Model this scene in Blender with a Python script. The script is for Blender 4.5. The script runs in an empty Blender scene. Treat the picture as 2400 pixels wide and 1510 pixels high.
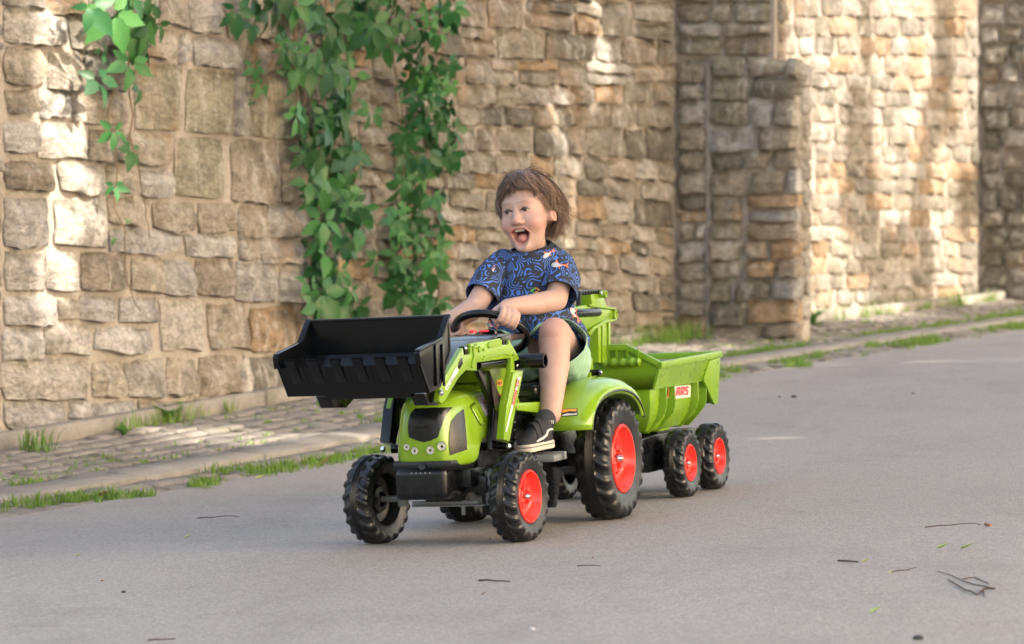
import bpy, bmesh, math, random
import numpy as np
from mathutils import Vector, Matrix, noise as mnoise
from mathutils.bvhtree import BVHTree
R = math.radians
random.seed(7); rng = np.random.default_rng(7)
sc = bpy.context.scene
C = sc.collection

# ------------------------------------------------------------------ camera, sky, sun, exposure
F, CXP, CYP, GA, GB, CZ = 8400., 1200., 755., .0451, .0160, .801
PITCH = math.atan(55 / F)
cam_d = bpy.data.cameras.new('camera'); cam = bpy.data.objects.new('camera', cam_d); C.objects.link(cam)
cam.location = (0, 0, CZ); cam.rotation_euler = (R(90) - PITCH, 0, 0)
cam_d.sensor_width = 36; cam_d.lens = F / 2400 * 36; cam_d.clip_end = 400; cam_d.clip_start = .1
cam_d.dof.use_dof = True; cam_d.dof.focus_distance = 9.8; cam_d.dof.aperture_fstop = 6.2
sc.camera = cam
SUN = Vector((.74, -.36, .55)).normalized()
world = bpy.data.worlds.new('World'); sc.world = world; world.use_nodes = True
nt = world.node_tree; bg = nt.nodes['Background']
sky = nt.nodes.new('ShaderNodeTexSky'); sky.sky_type = 'NISHITA'; sky.sun_disc = False
sky.sun_elevation = math.asin(SUN.z); sky.sun_rotation = math.atan2(SUN.x, SUN.y)
sky.air_density = 1.0; sky.dust_density = 4.0; sky.ozone_density = .4
tint = nt.nodes.new('ShaderNodeMix'); tint.data_type = 'RGBA'; tint.blend_type = 'MULTIPLY'; tint.inputs[0].default_value = 1; tint.inputs[7].default_value = (1.115, 1., .86, 1)   # hazy summer sky
nt.links.new(sky.outputs[0], tint.inputs[6]); nt.links.new(tint.outputs[2], bg.inputs[0]); bg.inputs[1].default_value = .15
sl = bpy.data.lights.new('sun', 'SUN'); sl.energy = 2.0; sl.angle = R(.53); sl.color = (1, .90, .77)
so = bpy.data.objects.new('sun', sl); C.objects.link(so)
so.rotation_euler = SUN.to_track_quat('Z', 'Y').to_euler(); so.location = (8, -4, 9)
sc.view_settings.view_transform = 'Standard'; sc.view_settings.look = 'None'
sc.view_settings.exposure = 2.3; sc.view_settings.gamma = 1; sc.view_settings.use_curve_mapping = False
sc.render.engine = 'CYCLES'
sc.cycles.use_denoising = True; sc.cycles.max_bounces = 6; sc.cycles.transparent_max_bounces = 6
sc.cycles.diffuse_bounces = 3; sc.cycles.glossy_bounces = 3; sc.cycles.transmission_bounces = 3

FW = Vector((0, math.cos(PITCH), -math.sin(PITCH))); RT = Vector((1, 0, 0)); UP = RT.cross(FW); CAM = Vector((0, 0, CZ))
def ray(x, y): return FW + RT * ((x - CXP) / F) + UP * ((CYP - y) / F)

# ------------------------------------------------------------------ materials
def mat(name, col=(.5, .5, .5), rough=.5, spec=.5, metal=0.):
    m = bpy.data.materials.new(name); m.use_nodes = True
    b = m.node_tree.nodes['Principled BSDF']
    b.inputs['Base Color'].default_value = (*col, 1); b.inputs['Roughness'].default_value = rough
    b.inputs['Specular IOR Level'].default_value = spec; b.inputs['Metallic'].default_value = metal
    return m
class NT:
    def __init__(s, m): s.m = m; s.t = m.node_tree; s.b = s.t.nodes['Principled BSDF']
    def n(s, typ, **kw):
        nd = s.t.nodes.new(typ)
        for k, v in kw.items():
            if k.startswith('i_'):
                key = k[2:]; key = int(key) if key.isdigit() else key.replace('_', ' ')
                nd.inputs[key].default_value = v
            else: setattr(nd, k, v)
        return nd
    def l(s, a, b): s.t.links.new(a, b)
    def pos(s): return s.n('ShaderNodeNewGeometry').outputs['Position']
    def obj(s): return s.n('ShaderNodeTexCoord').outputs['Object']
    def scale(s, src, v):
        mp = s.n('ShaderNodeMapping'); mp.inputs['Scale'].default_value = v; s.l(src, mp.inputs[0]); return mp.outputs[0]
    def noise(s, src, sc_, det=4., rough=.55, dist=0.):
        nd = s.n('ShaderNodeTexNoise'); nd.inputs['Scale'].default_value = sc_; nd.inputs['Detail'].default_value = det
        nd.inputs['Roughness'].default_value = rough; nd.inputs['Distortion'].default_value = dist; s.l(src, nd.inputs['Vector']); return nd.outputs['Fac']
    def ramp(s, src, *stops, interp='LINEAR'):
        r = s.n('ShaderNodeValToRGB'); cr = r.color_ramp; cr.interpolation = interp
        while len(cr.elements) < len(stops): cr.elements.new(.5)
        for e, (p, c) in zip(cr.elements, stops):
            e.position = p; e.color = (c, c, c, 1) if not hasattr(c, '__len__') else (*c, 1)
        s.l(src, r.inputs[0]); return r.outputs[0]
    def mix(s, fac, a, b, mode='MIX'):
        nd = s.n('ShaderNodeMix', data_type='RGBA', blend_type=mode)
        for v, i in ((fac, 0), (a, 6), (b, 7)):
            if hasattr(v, 'is_linked') or hasattr(v, 'links'): s.l(v, nd.inputs[i])
            else: nd.inputs[i].default_value = v if not hasattr(v, '__len__') else (*v, 1)
        return nd.outputs[2]
    def math(s, op, a, b=0.):
        nd = s.n('ShaderNodeMath', operation=op)
        for v, i in ((a, 0), (b, 1)):
            if hasattr(v, 'links'): s.l(v, nd.inputs[i])
            else: nd.inputs[i].default_value = v
        return nd.outputs[0]
    def base(s, o): s.l(o, s.b.inputs['Base Color'])
    def bump(s, h, dist=.004, st=1.):
        nd = s.n('ShaderNodeBump'); nd.inputs['Distance'].default_value = dist; nd.inputs['Strength'].default_value = st
        s.l(h, nd.inputs['Height']); s.l(nd.outputs[0], s.b.inputs['Normal'])
    def rough(s, o): s.l(o, s.b.inputs['Roughness'])

M = {}
def plastic(name, col, rough, var=.12, fine=.0004, spec=.5, dust=0.):
    m = mat(name, col, rough, spec); t = NT(m); p = t.obj()
    n1 = t.noise(p, 9, 5); k = t.ramp(n1, (.3, 1 - var), (.7, 1 + var * .5))
    c = t.mix(1., col, k, 'MULTIPLY')
    if dust:
        g = t.ramp(t.noise(p, 26, 6, .7), (.52, 0.), (.8, dust)); c = t.mix(g, c, (.28, .25, .21))
    t.base(c)
    t.rough(t.ramp(t.noise(p, 22, 5, .65), (.3, max(.02, rough * .75)), (.75, min(1, rough * 1.45))))
    t.bump(t.noise(p, 420, 2), fine, .5); return m
M['green'] = plastic('lime_green_plastic', (.195, .345, .018), .17, dust=.03)
M['green2'] = plastic('lime_green_trailer_plastic', (.17, .325, .016), .30, dust=.04)
M['black'] = plastic('black_plastic', (.005, .006, .008), .24, dust=.012, spec=.36)
M['bucket'] = plastic('black_bucket_plastic', (.0025, .0035, .005), .16, dust=.006, spec=.28)
M['tyre'] = plastic('black_tyre_plastic', (.008, .009, .011), .33, dust=.05, fine=.0004, spec=.45)
M['gloss'] = plastic('gloss_black', (.003, .003, .004), .09, spec=.4)
M['red'] = plastic('red_rim_plastic', (.72, .035, .025), .25, var=.06)
M['redtxt'] = mat('red_print', (.62, .02, .02), .4)
M['white'] = mat('white_sticker', (.62, .63, .63), .4)
M['greyst'] = mat('grey_sticker', (.40, .41, .42), .4)
M['darktxt'] = mat('dark_print', (.03, .03, .03), .4)
M['orange'] = mat('orange_sticker', (.8, .33, .02), .4)
M['chrome'] = mat('bright_steel', (.6, .6, .6), .22, metal=1)
M['lamp'] = mat('lamp_reflector', (.62, .62, .58), .35, metal=.3)
M['pedal'] = plastic('grey_pedal_plastic', (.16, .17, .17), .42)
M['hotred'] = mat('red_plastic', (.7, .03, .05), .3)

# stone: object colour times mottling, stains, lime and lichen
m = mat('sandstone', (.35, .3, .22), .88, .25); t = NT(m); p = t.pos()
oi = t.n('ShaderNodeObjectInfo'); c = oi.outputs['Color']
n1 = t.noise(p, 7, 6, .62, .6); c = t.mix(1., c, t.ramp(n1, (.3, .62), (.5, 1.), (.72, 1.32)), 'MULTIPLY')
st = t.noise(t.scale(p, (9, 9, 2.4)), 1., 6, .7, 1.2)
c = t.mix(t.ramp(st, (.53, 0.), (.62, .60)), c, (.56, .53, .49))
c = t.mix(1., c, t.ramp(t.noise(t.scale(p, (1, 1, 1.5)), 26, 7, .74, .8), (.34, .62), (.5, 1.), (.66, 1.25)), 'MULTIPLY')
dk = t.noise(p, 4.6, 7, .76, .9); c = t.mix(t.ramp(dk, (.56, 0.), (.65, .60)), c, (.12, .115, .09))
li = t.noise(p, 15, 4, .6); c = t.mix(t.ramp(li, (.60, 0.), (.70, .35)), c, (.17, .17, .09))
rd = t.noise(p, 2.2, 3); c = t.mix(t.ramp(rd, (.58, 0.), (.72, .45)), c, (.42, .25, .13))
c = t.mix(1., c, t.ramp(t.noise(p, 95, 3, .7), (.25, .82), (.75, 1.16)), 'MULTIPLY')
t.base(c)
h = t.math('ADD', t.math('MULTIPLY', t.noise(t.scale(p, (1, 1, 2.2)), 16, 8, .68, .7), 1.), t.math('MULTIPLY', t.noise(p, 90, 5, .7), .22))
t.bump(h, .034, 1.); M['stone'] = m
m = mat('lime_mortar', (.44, .33, .24), .95, .15); t = NT(m); p = t.pos()
c = t.mix(t.ramp(t.noise(p, 5, 6, .65), (.35, 0.), (.7, 1.)), (.39, .345, .30), (.46, .42, .375))
c = t.mix(t.ramp(t.noise(p, 2.3, 5, .7), (.55, 0.), (.72, .55)), c, (.23, .205, .155))
c = t.mix(1., c, t.ramp(t.noise(p, 120, 3, .7), (.25, .8), (.75, 1.15)), 'MULTIPLY'); t.base(c)
t.bump(t.math('ADD', t.noise(p, 18, 6, .65), t.math('MULTIPLY', t.noise(p, 150, 3), .15)), .022, 1.); M['mortar'] = m
# asphalt
m = mat('worn_asphalt', (.2, .19, .18), .85, .3); t = NT(m); p = t.pos()
c = t.mix(t.ramp(t.noise(p, 1.1, 6, .65), (.3, 0.), (.7, 1.)), (.300, .278, .256), (.350, .327, .303))
v = t.n('ShaderNodeTexVoronoi'); v.inputs['Scale'].default_value = 170; t.l(p, v.inputs['Vector'])
c = t.mix(1., c, t.ramp(v.outputs['Color'], (0., .72), (.5, 1.), (1., 1.3)), 'MULTIPLY')
c = t.mix(t.ramp(t.noise(p, 260, 2, .6), (.62, 0.), (.70, .42)), c, (.09, .084, .08))
c = t.mix(t.ramp(t.noise(p, 190, 2, .6), (.64, 0.), (.72, .4)), c, (.48, .46, .43))
c = t.mix(t.ramp(t.noise(t.scale(p, (1, .5, 1)), 3.2, 7, .72), (.50, 0.), (.75, .45)), c, (.19, .165, .145)); c = t.mix(t.ramp(t.noise(p, .55, 5, .6), (.45, 0.), (.7, .30)), c, (.20, .185, .17)); t.base(c)
t.bump(t.math('ADD', t.noise(p, 210, 4, .7), t.math('MULTIPLY', v.outputs['Distance'], .6)), .004, .8); M['asphalt'] = m
m = mat('old_cobble', (.22, .2, .17), .85, .3); t = NT(m); p = t.pos(); oi = t.n('ShaderNodeObjectInfo')
c = t.mix(t.ramp(t.noise(p, 9, 6, .7), (.3, 0.), (.7, 1.)), (.17, .155, .135), (.29, .265, .235))
c = t.mix(t.ramp(t.noise(p, 2.1, 5, .7), (.52, 0.), (.68, .6)), c, (.12, .12, .07))
c = t.mix(1., c, t.ramp(t.noise(p, 130, 3, .7), (.25, .7), (.75, 1.25)), 'MULTIPLY'); t.base(c)
t.bump(t.noise(p, 60, 6, .7), .006, .9); M['cobble'] = m
m = mat('soil_and_moss', (.16, .13, .09), .95, .1); t = NT(m); p = t.pos()
c = t.mix(t.ramp(t.noise(p, 6, 6, .7), (.4, 0.), (.6, 1.)), (.17, .135, .095), (.10, .115, .045))
c = t.mix(t.ramp(t.noise(p, 40, 4, .7), (.5, 0.), (.7, .6)), c, (.26, .22, .17)); t.base(c)
t.bump(t.noise(p, 70, 5, .7), .008, 1.); M['soil'] = m
m = mat('kerb_granite', (.3, .27, .23), .85, .3); t = NT(m); p = t.pos()
c = t.mix(t.ramp(t.noise(p, 3, 6, .7), (.35, 0.), (.7, 1.)), (.21, .195, .17), (.33, .305, .27))
c = t.mix(t.ramp(t.noise(p, 1.6, 5, .7), (.52, 0.), (.7, .6)), c, (.13, .125, .08))
c = t.mix(1., c, t.ramp(t.noise(p, 160, 3, .7), (.25, .72), (.75, 1.25)), 'MULTIPLY'); t.base(c)
t.bump(t.noise(p, 50, 6, .7), .006, .8); M['kerb'] = m
def leafmat(name, a, b, trans=.25, rough=.42):
    m = mat(name, a, rough, .4); t = NT(m); oi = t.n('ShaderNodeObjectInfo')
    c = t.mix(oi.outputs['Random'], a, b)
    c = t.mix(1., c, t.ramp(t.noise(t.obj(), 35, 4), (.3, .8), (.7, 1.2)), 'MULTIPLY')
    c = t.mix(1., c, oi.outputs['Color'], 'MULTIPLY'); t.base(c)
    tr = t.n('ShaderNodeBsdfTranslucent'); t.l(c, tr.inputs[0]); mx = t.n('ShaderNodeMixShader'); mx.inputs[0].default_value = trans
    t.l(t.b.outputs[0], mx.inputs[1]); t.l(tr.outputs[0], mx.inputs[2])
    t.l(mx.outputs[0], t.t.nodes['Material Output'].inputs[0]); return m
M['leaf'] = leafmat('creeper_leaf', (.026, .115, .040), (.060, .185, .050))
M['grass'] = leafmat('grass_blade', (.12, .24, .035), (.20, .32, .05), .35)
M['weed'] = leafmat('weed_leaf', (.09, .22, .06), (.13, .28, .06), .3)
M['canopy'] = leafmat('tree_leaf', (.05, .12, .02), (.09, .16, .03), .25)
M['stem'] = mat('creeper_stem', (.22, .16, .10), .8, .2)
M['bark'] = mat('bark', (.12, .09, .06), .9, .2)
M['twig'] = mat('dry_twig', (.07, .045, .035), .8, .2)

# ------------------------------------------------------------------ object helpers
def link(name, me, parent=None, m=None):
    o = bpy.data.objects.new(name, me); C.objects.link(o)
    if parent is not None: o.parent = parent
    if m is not None and me is not None:
        for x in (m if isinstance(m, (list, tuple)) else [m]): me.materials.append(x)
    return o
def tag(o, label, cat, group=None):
    o['label'] = label; o['category'] = cat
    if group: o['group'] = group
    return o
def kind(o, k): o['kind'] = k; return o
def empty(name, loc=(0, 0, 0)):
    o = bpy.data.objects.new(name, None); C.objects.link(o); o.location = loc; o.empty_display_size = .1; return o
def from_np(name, V, Fc, parent=None, m=None, smooth=True, origin=None, sharp=None):
    V = np.asarray(V, float)
    me = bpy.data.meshes.new(name)
    org = np.zeros(3) if origin is None else np.asarray(origin, float)
    me.from_pydata((V - org).tolist(), [], [list(map(int, f)) for f in Fc]); me.update()
    if smooth: me.polygons.foreach_set('use_smooth', [True] * len(me.polygons))
    if sharp: me.set_sharp_from_angle(angle=R(sharp))
    o = link(name, me, parent, m); o.location = org
    return o
class MB:
    """collects shapes in one bmesh"""
    def __init__(s): s.b = bmesh.new()
    def box(s, c, d, rot=None):
        r = rot or Matrix.Identity(3); c = Vector(c)
        vs = [s.b.verts.new(c + r @ Vector((d[0] * i / 2, d[1] * j / 2, d[2] * k / 2))) for i in (-1, 1) for j in (-1, 1) for k in (-1, 1)]
        for f in ((0, 1, 3, 2), (4, 6, 7, 5), (0, 4, 5, 1), (2, 3, 7, 6), (0, 2, 6, 4), (1, 5, 7, 3)): s.b.faces.new([vs[i] for i in f])
        return s
    def prism(s, pts, off):
        off = Vector(off); a = [s.b.verts.new(Vector(p)) for p in pts]; b = [s.b.verts.new(Vector(p) + off) for p in pts]; n = len(pts)
        s.b.faces.new(a); s.b.faces.new(b[::-1])
        for i in range(n): s.b.faces.new((a[i], b[i], b[(i + 1) % n], a[(i + 1) % n]))
        return s
    def fz(s, pts, l0, l1): return s.prism([(f, l0, z) for f, z in pts], (0, l1 - l0, 0))
    def tube(s, pts, r, n=10, cap=True, closed=False):
        P = [Vector(p) for p in pts]; k = len(P); rr = r if hasattr(r, '__len__') else [r] * k
        rings = []; prev = None
        for i, q in enumerate(P):
            if closed: d = P[(i + 1) % k] - P[i - 1]
            else: d = P[min(i + 1, k - 1)] - P[max(i - 1, 0)]
            d.normalize()
            u = (prev - d * prev.dot(d)) if prev is not None else d.orthogonal()
            if u.length < 1e-6: u = d.orthogonal()
            u.normalize(); prev = u; w = d.cross(u)
            rings.append([s.b.verts.new(q + (u * math.cos(2 * math.pi * j / n) + w * math.sin(2 * math.pi * j / n)) * rr[i]) for j in range(n)])
        for i in range(k if closed else k - 1):
            a, b = rings[i], rings[(i + 1) % k]
            for j in range(n): s.b.faces.new((a[j], a[(j + 1) % n], b[(j + 1) % n], b[j]))
        if cap and not closed: s.b.faces.new(rings[0][::-1]); s.b.faces.new(rings[-1])
        return s
    def loft(s, secs, cap=True, closed=True):
        rings = [[s.b.verts.new(Vector(p)) for p in q] for q in secs]; n = len(secs[0])
        for a, b in zip(rings, rings[1:]):
            for j in range(n if closed else n - 1): s.b.faces.new((a[j], a[(j + 1) % n], b[(j + 1) % n], b[j]))
        if cap: s.b.faces.new(rings[0][::-1]); s.b.faces.new(rings[-1])
        return s
    def lathe(s, prof, c, ax, n=32):
        c = Vector(c); ax = Vector(ax).normalized(); u = ax.orthogonal().normalized(); w = ax.cross(u)
        rings = []
        for h, r in prof:
            if r < 1e-5: rings.append([s.b.verts.new(c + ax * h)])
            else: rings.append([s.b.verts.new(c + ax * h + (u * math.cos(2 * math.pi * j / n) + w * math.sin(2 * math.pi * j / n)) * r) for j in range(n)])
        for a, b in zip(rings, rings[1:]):
            for j in range(n):
                k = (j + 1) % n
                f = [a[j % len(a)], a[k % len(a)], b[k % len(b)], b[j % len(b)]]
                g = [];
                for v in f:
                    if v not in g: g.append(v)
                if len(g) > 2: s.b.faces.new(g)
        return s
    def done(s, name, m, parent=None, bevel=0., seg=2, angle=35, smooth=True):
        bmesh.ops.remove_doubles(s.b, verts=s.b.verts, dist=1e-6)
        bmesh.ops.recalc_face_normals(s.b, faces=s.b.faces)
        if bevel:
            ed = [e for e in s.b.edges if len(e.link_faces) == 2 and e.calc_face_angle(0) > R(28)]
            bmesh.ops.bevel(s.b, geom=ed, offset=bevel, segments=seg, affect='EDGES', profile=.6, clamp_overlap=True)
        me = bpy.data.meshes.new(name); s.b.to_mesh(me); s.b.free()
        if smooth:
            me.polygons.foreach_set('use_smooth', [True] * len(me.polygons)); me.set_sharp_from_angle(angle=R(angle))
        return link(name, me, parent, m)

# ------------------------------------------------------------------ ground frame along the wall
ET = R(24); E2 = np.array([math.sin(ET), math.cos(ET)]); N2 = np.array([math.cos(ET), -math.sin(ET)]); P0 = np.array([-1.883, 14.])
def uw(u, w): q = P0 + E2 * u + N2 * w; return q[0], q[1]
def Dw(u): return float(np.interp(u, [-6, -2, 0, 2.3, 6, 13, 30], [.07, .09, .113, .166, .22, .226, .226]))
def Dr(u): return float(np.interp(u, [-6, -3, -1, .4, 2, 3.9, 8.5, 30], [.0, .0, .0, .014, .05, .1, .122, .122]))
def gz(u, w):
    x, y = uw(u, w); k = min(1, max(0, (w - .2) / 1.2))
    return GA * x + GB * y + Dw(u) * (1 - k) + Dr(u) * k
def gp(u, w, h=0.): x, y = uw(u, w); return (x, y, gz(u, w) + h)
def strip(name, ws, us, m, h=0., jit=0.):
    V, Fc = [], []
    for u in us:
        for w in ws: V.append(gp(u, w, h + (mnoise.noise(Vector((u * 3, w * 5, 0))) * jit)))
    k = len(ws)
    for i in range(len(us) - 1):
        for j in range(k - 1): Fc.append((i * k + j, i * k + j + 1, (i + 1) * k + j + 1, (i + 1) * k + j))
    return kind(from_np(name, V, Fc, None, m), 'structure')
def pix_ground(x, y, h=0.):
    """point of the ground surface seen at pixel (x, y)"""
    v = ray(x, y); tt = 5.
    prev = None
    for i in range(1400):
        tt = 5 + i * .03; q = CAM + v * tt; d = np.array([q.x, q.y]) - P0; u, w = d @ E2, d @ N2
        if q.z < gz(u, w) + h: return u, w
    return u, w
US = [-14 + .25 * i for i in range(240)]
strip('ground', [-300, -60, -8, -.5, 1.3, 9, 60, 300], [-300, -100, -40, -20, -8, 0, 8, 16, 30, 60, 140, 350], M['soil'], -.12)
strip('road', [1.37, 1.5, 1.8, 2.4, 3.5, 5, 7, 9], US, M['asphalt'], 0)
strip('pavement', [-.02, .1, .2, .5, .8, 1.1, 1.3, 1.40], US, M['soil'], -.012, .006)

# ------------------------------------------------------------------ masonry
class Face:
    """vertical face with horizontal direction H, normal Nn"""
    def __init__(s, p, H, Nn): s.p = np.array(p, float); s.H = np.array(H, float); s.N = np.array(Nn, float)
    def at(s, x, y):
        v = ray(x, y); n = s.N; tt = ((s.p - np.zeros(2)) @ n) / (v.x * n[0] + v.y * n[1]); q = CAM + v * tt
        return (np.array([q.x, q.y]) - s.p) @ s.H, q.z
    def pt(s, h, z, d): q = s.p + s.H * h + s.N * d; return (q[0], q[1], z)
PAL = [(.37, .33, .275), (.34, .305, .25), (.41, .375, .325), (.30, .275, .23), (.44, .41, .365), (.35, .315, .25), (.26, .24, .20), (.38, .325, .26)]
def stone(face, q, parent, col, proud=.030, rough=1.1, nx=9, ny=8):
    """q: four pixel corners tl, tr, br, bl"""
    c = [np.array(face.at(*k)) for k in q]; ctr = sum(c) / 4
    seed = Vector((random.random() * 50, random.random() * 50, random.random() * 50))
    w_ = np.linalg.norm(c[1] - c[0]); h_ = np.linalg.norm(c[3] - c[0]); V, Fc = [], []
    tilt = random.uniform(.3, .8); lean = random.uniform(-.3, .3)
    for j in range(ny):
        for i in range(nx):
            s, v = i / (nx - 1), j / (ny - 1)
            P = c[0] * (1 - s) * (1 - v) + c[1] * s * (1 - v) + c[2] * s * v + c[3] * (1 - s) * v
            cs, cv = 2 * s - 1, 2 * v - 1
            # round the corners
            k = 1 - .045 * (cs * cs * cv * cv); P = ctr + (P - ctr) * k
            n3 = mnoise.noise_vector(Vector((P[0] * 6, P[1] * 9, 0)) + seed) * .016 * rough
            edge = max(abs(cs), abs(cv)) > .99
            n4 = mnoise.noise_vector(Vector((P[0] * 22, P[1] * 26, 7)) + seed) * .008 * rough; n3 = n3 + n4
            P = P + np.array([n3.x * 1.3, n3.z]) * (1. if edge else .5)
            if v > .99: P = P + np.array([0, -.010 * rough * (mnoise.noise(Vector((P[0] * 34, 0, 9)) + seed) + .5)])
            sm_ = min(1, v / .55); sm_ = sm_ * sm_ * (3 - 2 * sm_); side = 1 - .80 * abs(cs) ** (7 if cs < 0 else 9)
            d = .003 + proud * (.18 + .85 * sm_ + lean * .5 * s) * side + (mnoise.noise(Vector((P[0] * 7, P[1] * 10, 3)) + seed) * .016 * rough + mnoise.noise(Vector((P[0] * 20, P[1] * 30, 3)) + seed) * .010 * rough) * (.25 + .75 * sm_) * (.4 + .6 * side)
            V.append(face.pt(P[0], P[1], max(.002, d)))
    for j in range(ny - 1):
        for i in range(nx - 1): a = j * nx + i; Fc.append((a, a + nx, a + nx + 1, a + 1))
    ring = [i for i in range(nx)] + [j * nx + nx - 1 for j in range(1, ny)] + [(ny - 1) * nx + i for i in range(nx - 2, -1, -1)] + [j * nx for j in range(ny - 2, 0, -1)]
    b0 = len(V)
    for r_ in ring: V.append(tuple(np.array(V[r_]) - np.array([face.N[0], face.N[1], 0]) * .07))
    for k in range(len(ring)):
        a, b = ring[k], ring[(k + 1) % len(ring)]; Fc.append((a, b, b0 + (k + 1) % len(ring), b0 + k))
    org = np.array(face.pt(ctr[0], ctr[1], 0)); po = np.array(parent.location)
    me = bpy.data.meshes.new('stone'); me.from_pydata((np.array(V) - org).tolist(), [], Fc); me.materials.append(M['stone'])
    me.polygons.foreach_set('use_smooth', [True] * len(me.polygons)); me.set_sharp_from_angle(angle=R(48))
    o = bpy.data.objects.new('stone', me); C.objects.link(o); o.parent = parent; o.location = org - po
    g = random.uniform(.86, 1.12); o.color = (col[0] * g, col[1] * g, col[2] * g, 1); return o
def wallbox(face, h0, h1, z0, z1, thick, label, name='stone_wall', cat='wall'):
    """mortar body of a wall, front face on the face plane"""
    a = [face.pt(h0, 0, 0), face.pt(h1, 0, 0), face.pt(h1, 0, -thick), face.pt(h0, 0, -thick)]
    org = Vector((a[0][0], a[0][1], z0)); nx = max(2, int(abs(h1 - h0) / .12)); nz = int((z1 - z0) / .12)
    b = MB(); b.prism([(p[0] - org.x, p[1] - org.y, 0) for p in a], (0, 0, z1 - z0))
    o = b.done(name, M['mortar'], None, smooth=False); o.location = org
    return tag(o, label, cat)
def nface(w): q = P0 + N2 * w; return Face(q, E2, N2)
FA = nface(.10)
hA1 = FA.at(718, 600)[0]; hA0 = FA.at(-1500, 600)[0]
WA = wallbox(FA, hA0, hA1, -.9, 3.1, .7, 'left stretch of old stone wall with large pale blocks, behind the front bucket')
FB = nface(0.)
hB1 = FB.at(1582, 600)[0]
WB = wallbox(FB, hA1 - .05, hB1 + .02, -.9, 3.3, .6, 'middle stretch of brown rubble wall behind the boy, from the creeper to the buttress')

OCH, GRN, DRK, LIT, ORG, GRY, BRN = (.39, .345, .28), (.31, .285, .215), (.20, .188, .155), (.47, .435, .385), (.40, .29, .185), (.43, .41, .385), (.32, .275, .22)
SA = '''108 0 206 32 O;60 -40 104 14 L;62 20 150 104 L;158 33 245 114 C;60 106 98 194 C;107 118 192 208 C;194 122 290 212 D;88 212 158 272 Y;163 216 185 280 L;188 220 298 292 G;60 208 85 266 C
60 284 85 356 Y;87 288 197 372 L;202 298 288 376 C;60 378 120 442 B;133 382 240 448 L;245 384 315 450 C;325 394 404 458 Y;298 312 398 382 C;312 148 422 304 g;433 164 543 314 g;547 172 570 318 L;575 178 697 325 g
338 74 410 134 C;416 76 440 146 L;450 86 563 156 Y;577 94 656 170 O;368 -8 436 58 C;444 -6 524 76 L;530 -2 636 88 C;408 323 527 463 g;537 330 650 472 G;656 336 716 470 B;660 100 716 175 G;700 185 719 325 G;640 -20 716 92 G
60 462 110 574 Y;122 466 247 574 L;252 462 342 526 C;354 474 453 536 C;460 474 555 538 G;559 480 619 553 B;625 484 713 556 Y;252 540 426 590 Y;430 549 551 597 Y;556 550 600 605 C;602 558 706 613 Y
60 590 104 676 L;107 590 176 678 L;185 594 297 678 G;304 600 380 681 C;386 608 451 690 Y;456 606 544 694 G;547 616 644 704 Y;650 622 716 710 Y;60 694 126 758 Y;132 698 180 746 C;184 694 270 752 Y;276 698 362 750 Y;370 702 473 818 L;482 708 578 818 G;583 718 686 822 O;690 728 718 822 C
60 768 95 834 Y;98 762 214 826 L;220 764 353 824 Y;66 840 206 932 L;214 848 291 930 C;294 840 384 928 L;388 840 457 925 C;467 836 557 918 G;562 838 577 920 L;580 835 705 910 D;66 940 153 1006 Y;160 940 203 982 Y;210 942 318 984 Y;324 938 446 962 C;452 932 560 946 C;566 922 700 934 C
206 -60 300 30 G;305 -30 362 66 C;212 38 290 112 C;296 74 332 142 G;250 302 294 372 C'''
CM = dict(O=ORG, L=LIT, C=OCH, D=DRK, Y=GRY, G=BRN, B=BRN, g=GRN)
for s_ in SA.replace('\n', ';').split(';'):
    x0, y0, x1, y1, k = s_.split(); x0, y0, x1, y1 = map(float, (x0, y0, x1, y1))
    sl_ = .07 * max(0, 1 - max(0, y0) / 800.) * .5; dx = (x1 - x0); j = lambda a=3.: random.uniform(-a, a)
    if x0 in (60, 62, 66): x0 = random.uniform(2, 10)
    a = 5 if k == 'g' else 3
    stone(FA, [(x0 + j(a), y0 - dx * sl_ + j()), (x1 + j(a), y0 + dx * sl_ + j()), (x1 + j(a), y1 + dx * sl_ + j()), (x0 + j(a), y1 - dx * sl_ + j())], WA, CM[k],
          .022 if k == 'g' else .036, .45 if k == 'g' else 1.)
def coursed(face, parent, xs, rows, wr, pal, gap=5., proud=.035, tint=1.):
    """xs: control columns in pixels; rows: list of lists of y at those columns; one stone course between rows"""
    for a, b in zip(rows, rows[1:]):
        ya = lambda x: float(np.interp(x, xs, a)); yb = lambda x: float(np.interp(x, xs, b))
        x = xs[0] + gap / 2
        hmid = (yb(x) - ya(x))
        while x < xs[-1] - 8:
            w = random.uniform(*wr) * (1 + .3 * (hmid > 60)); x2 = min(x + w, xs[-1] - gap / 2)
            if xs[-1] - x2 < wr[0] * .6: x2 = xs[-1] - gap / 2
            g = gap * random.uniform(.55, 1.3) / 2; j = lambda: random.uniform(-2.5, 2.5)
            parts = [(0., 1.)]
            if hmid > 62 and random.random() < .45: k = random.uniform(.4, .6); parts = [(0., k), (k, 1.)]
            for (p0, p1) in parts:
                yy = lambda xx, p: ya(xx) * (1 - p) + yb(xx) * p
                col = random.choice(pal); col = tuple(v * tint for v in col)
                stone(face, [(x + g + j(), yy(x, p0) + g + j()), (x2 - g + j(), yy(x2, p0) + g + j()), (x2 - g + j(), yy(x2, p1) - g * .6 + j()), (x + g + j(), yy(x, p1) - g * .6 + j())], parent, col, proud * random.uniform(.7, 1.25), 1., 8, 7)
            x = x2
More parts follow.
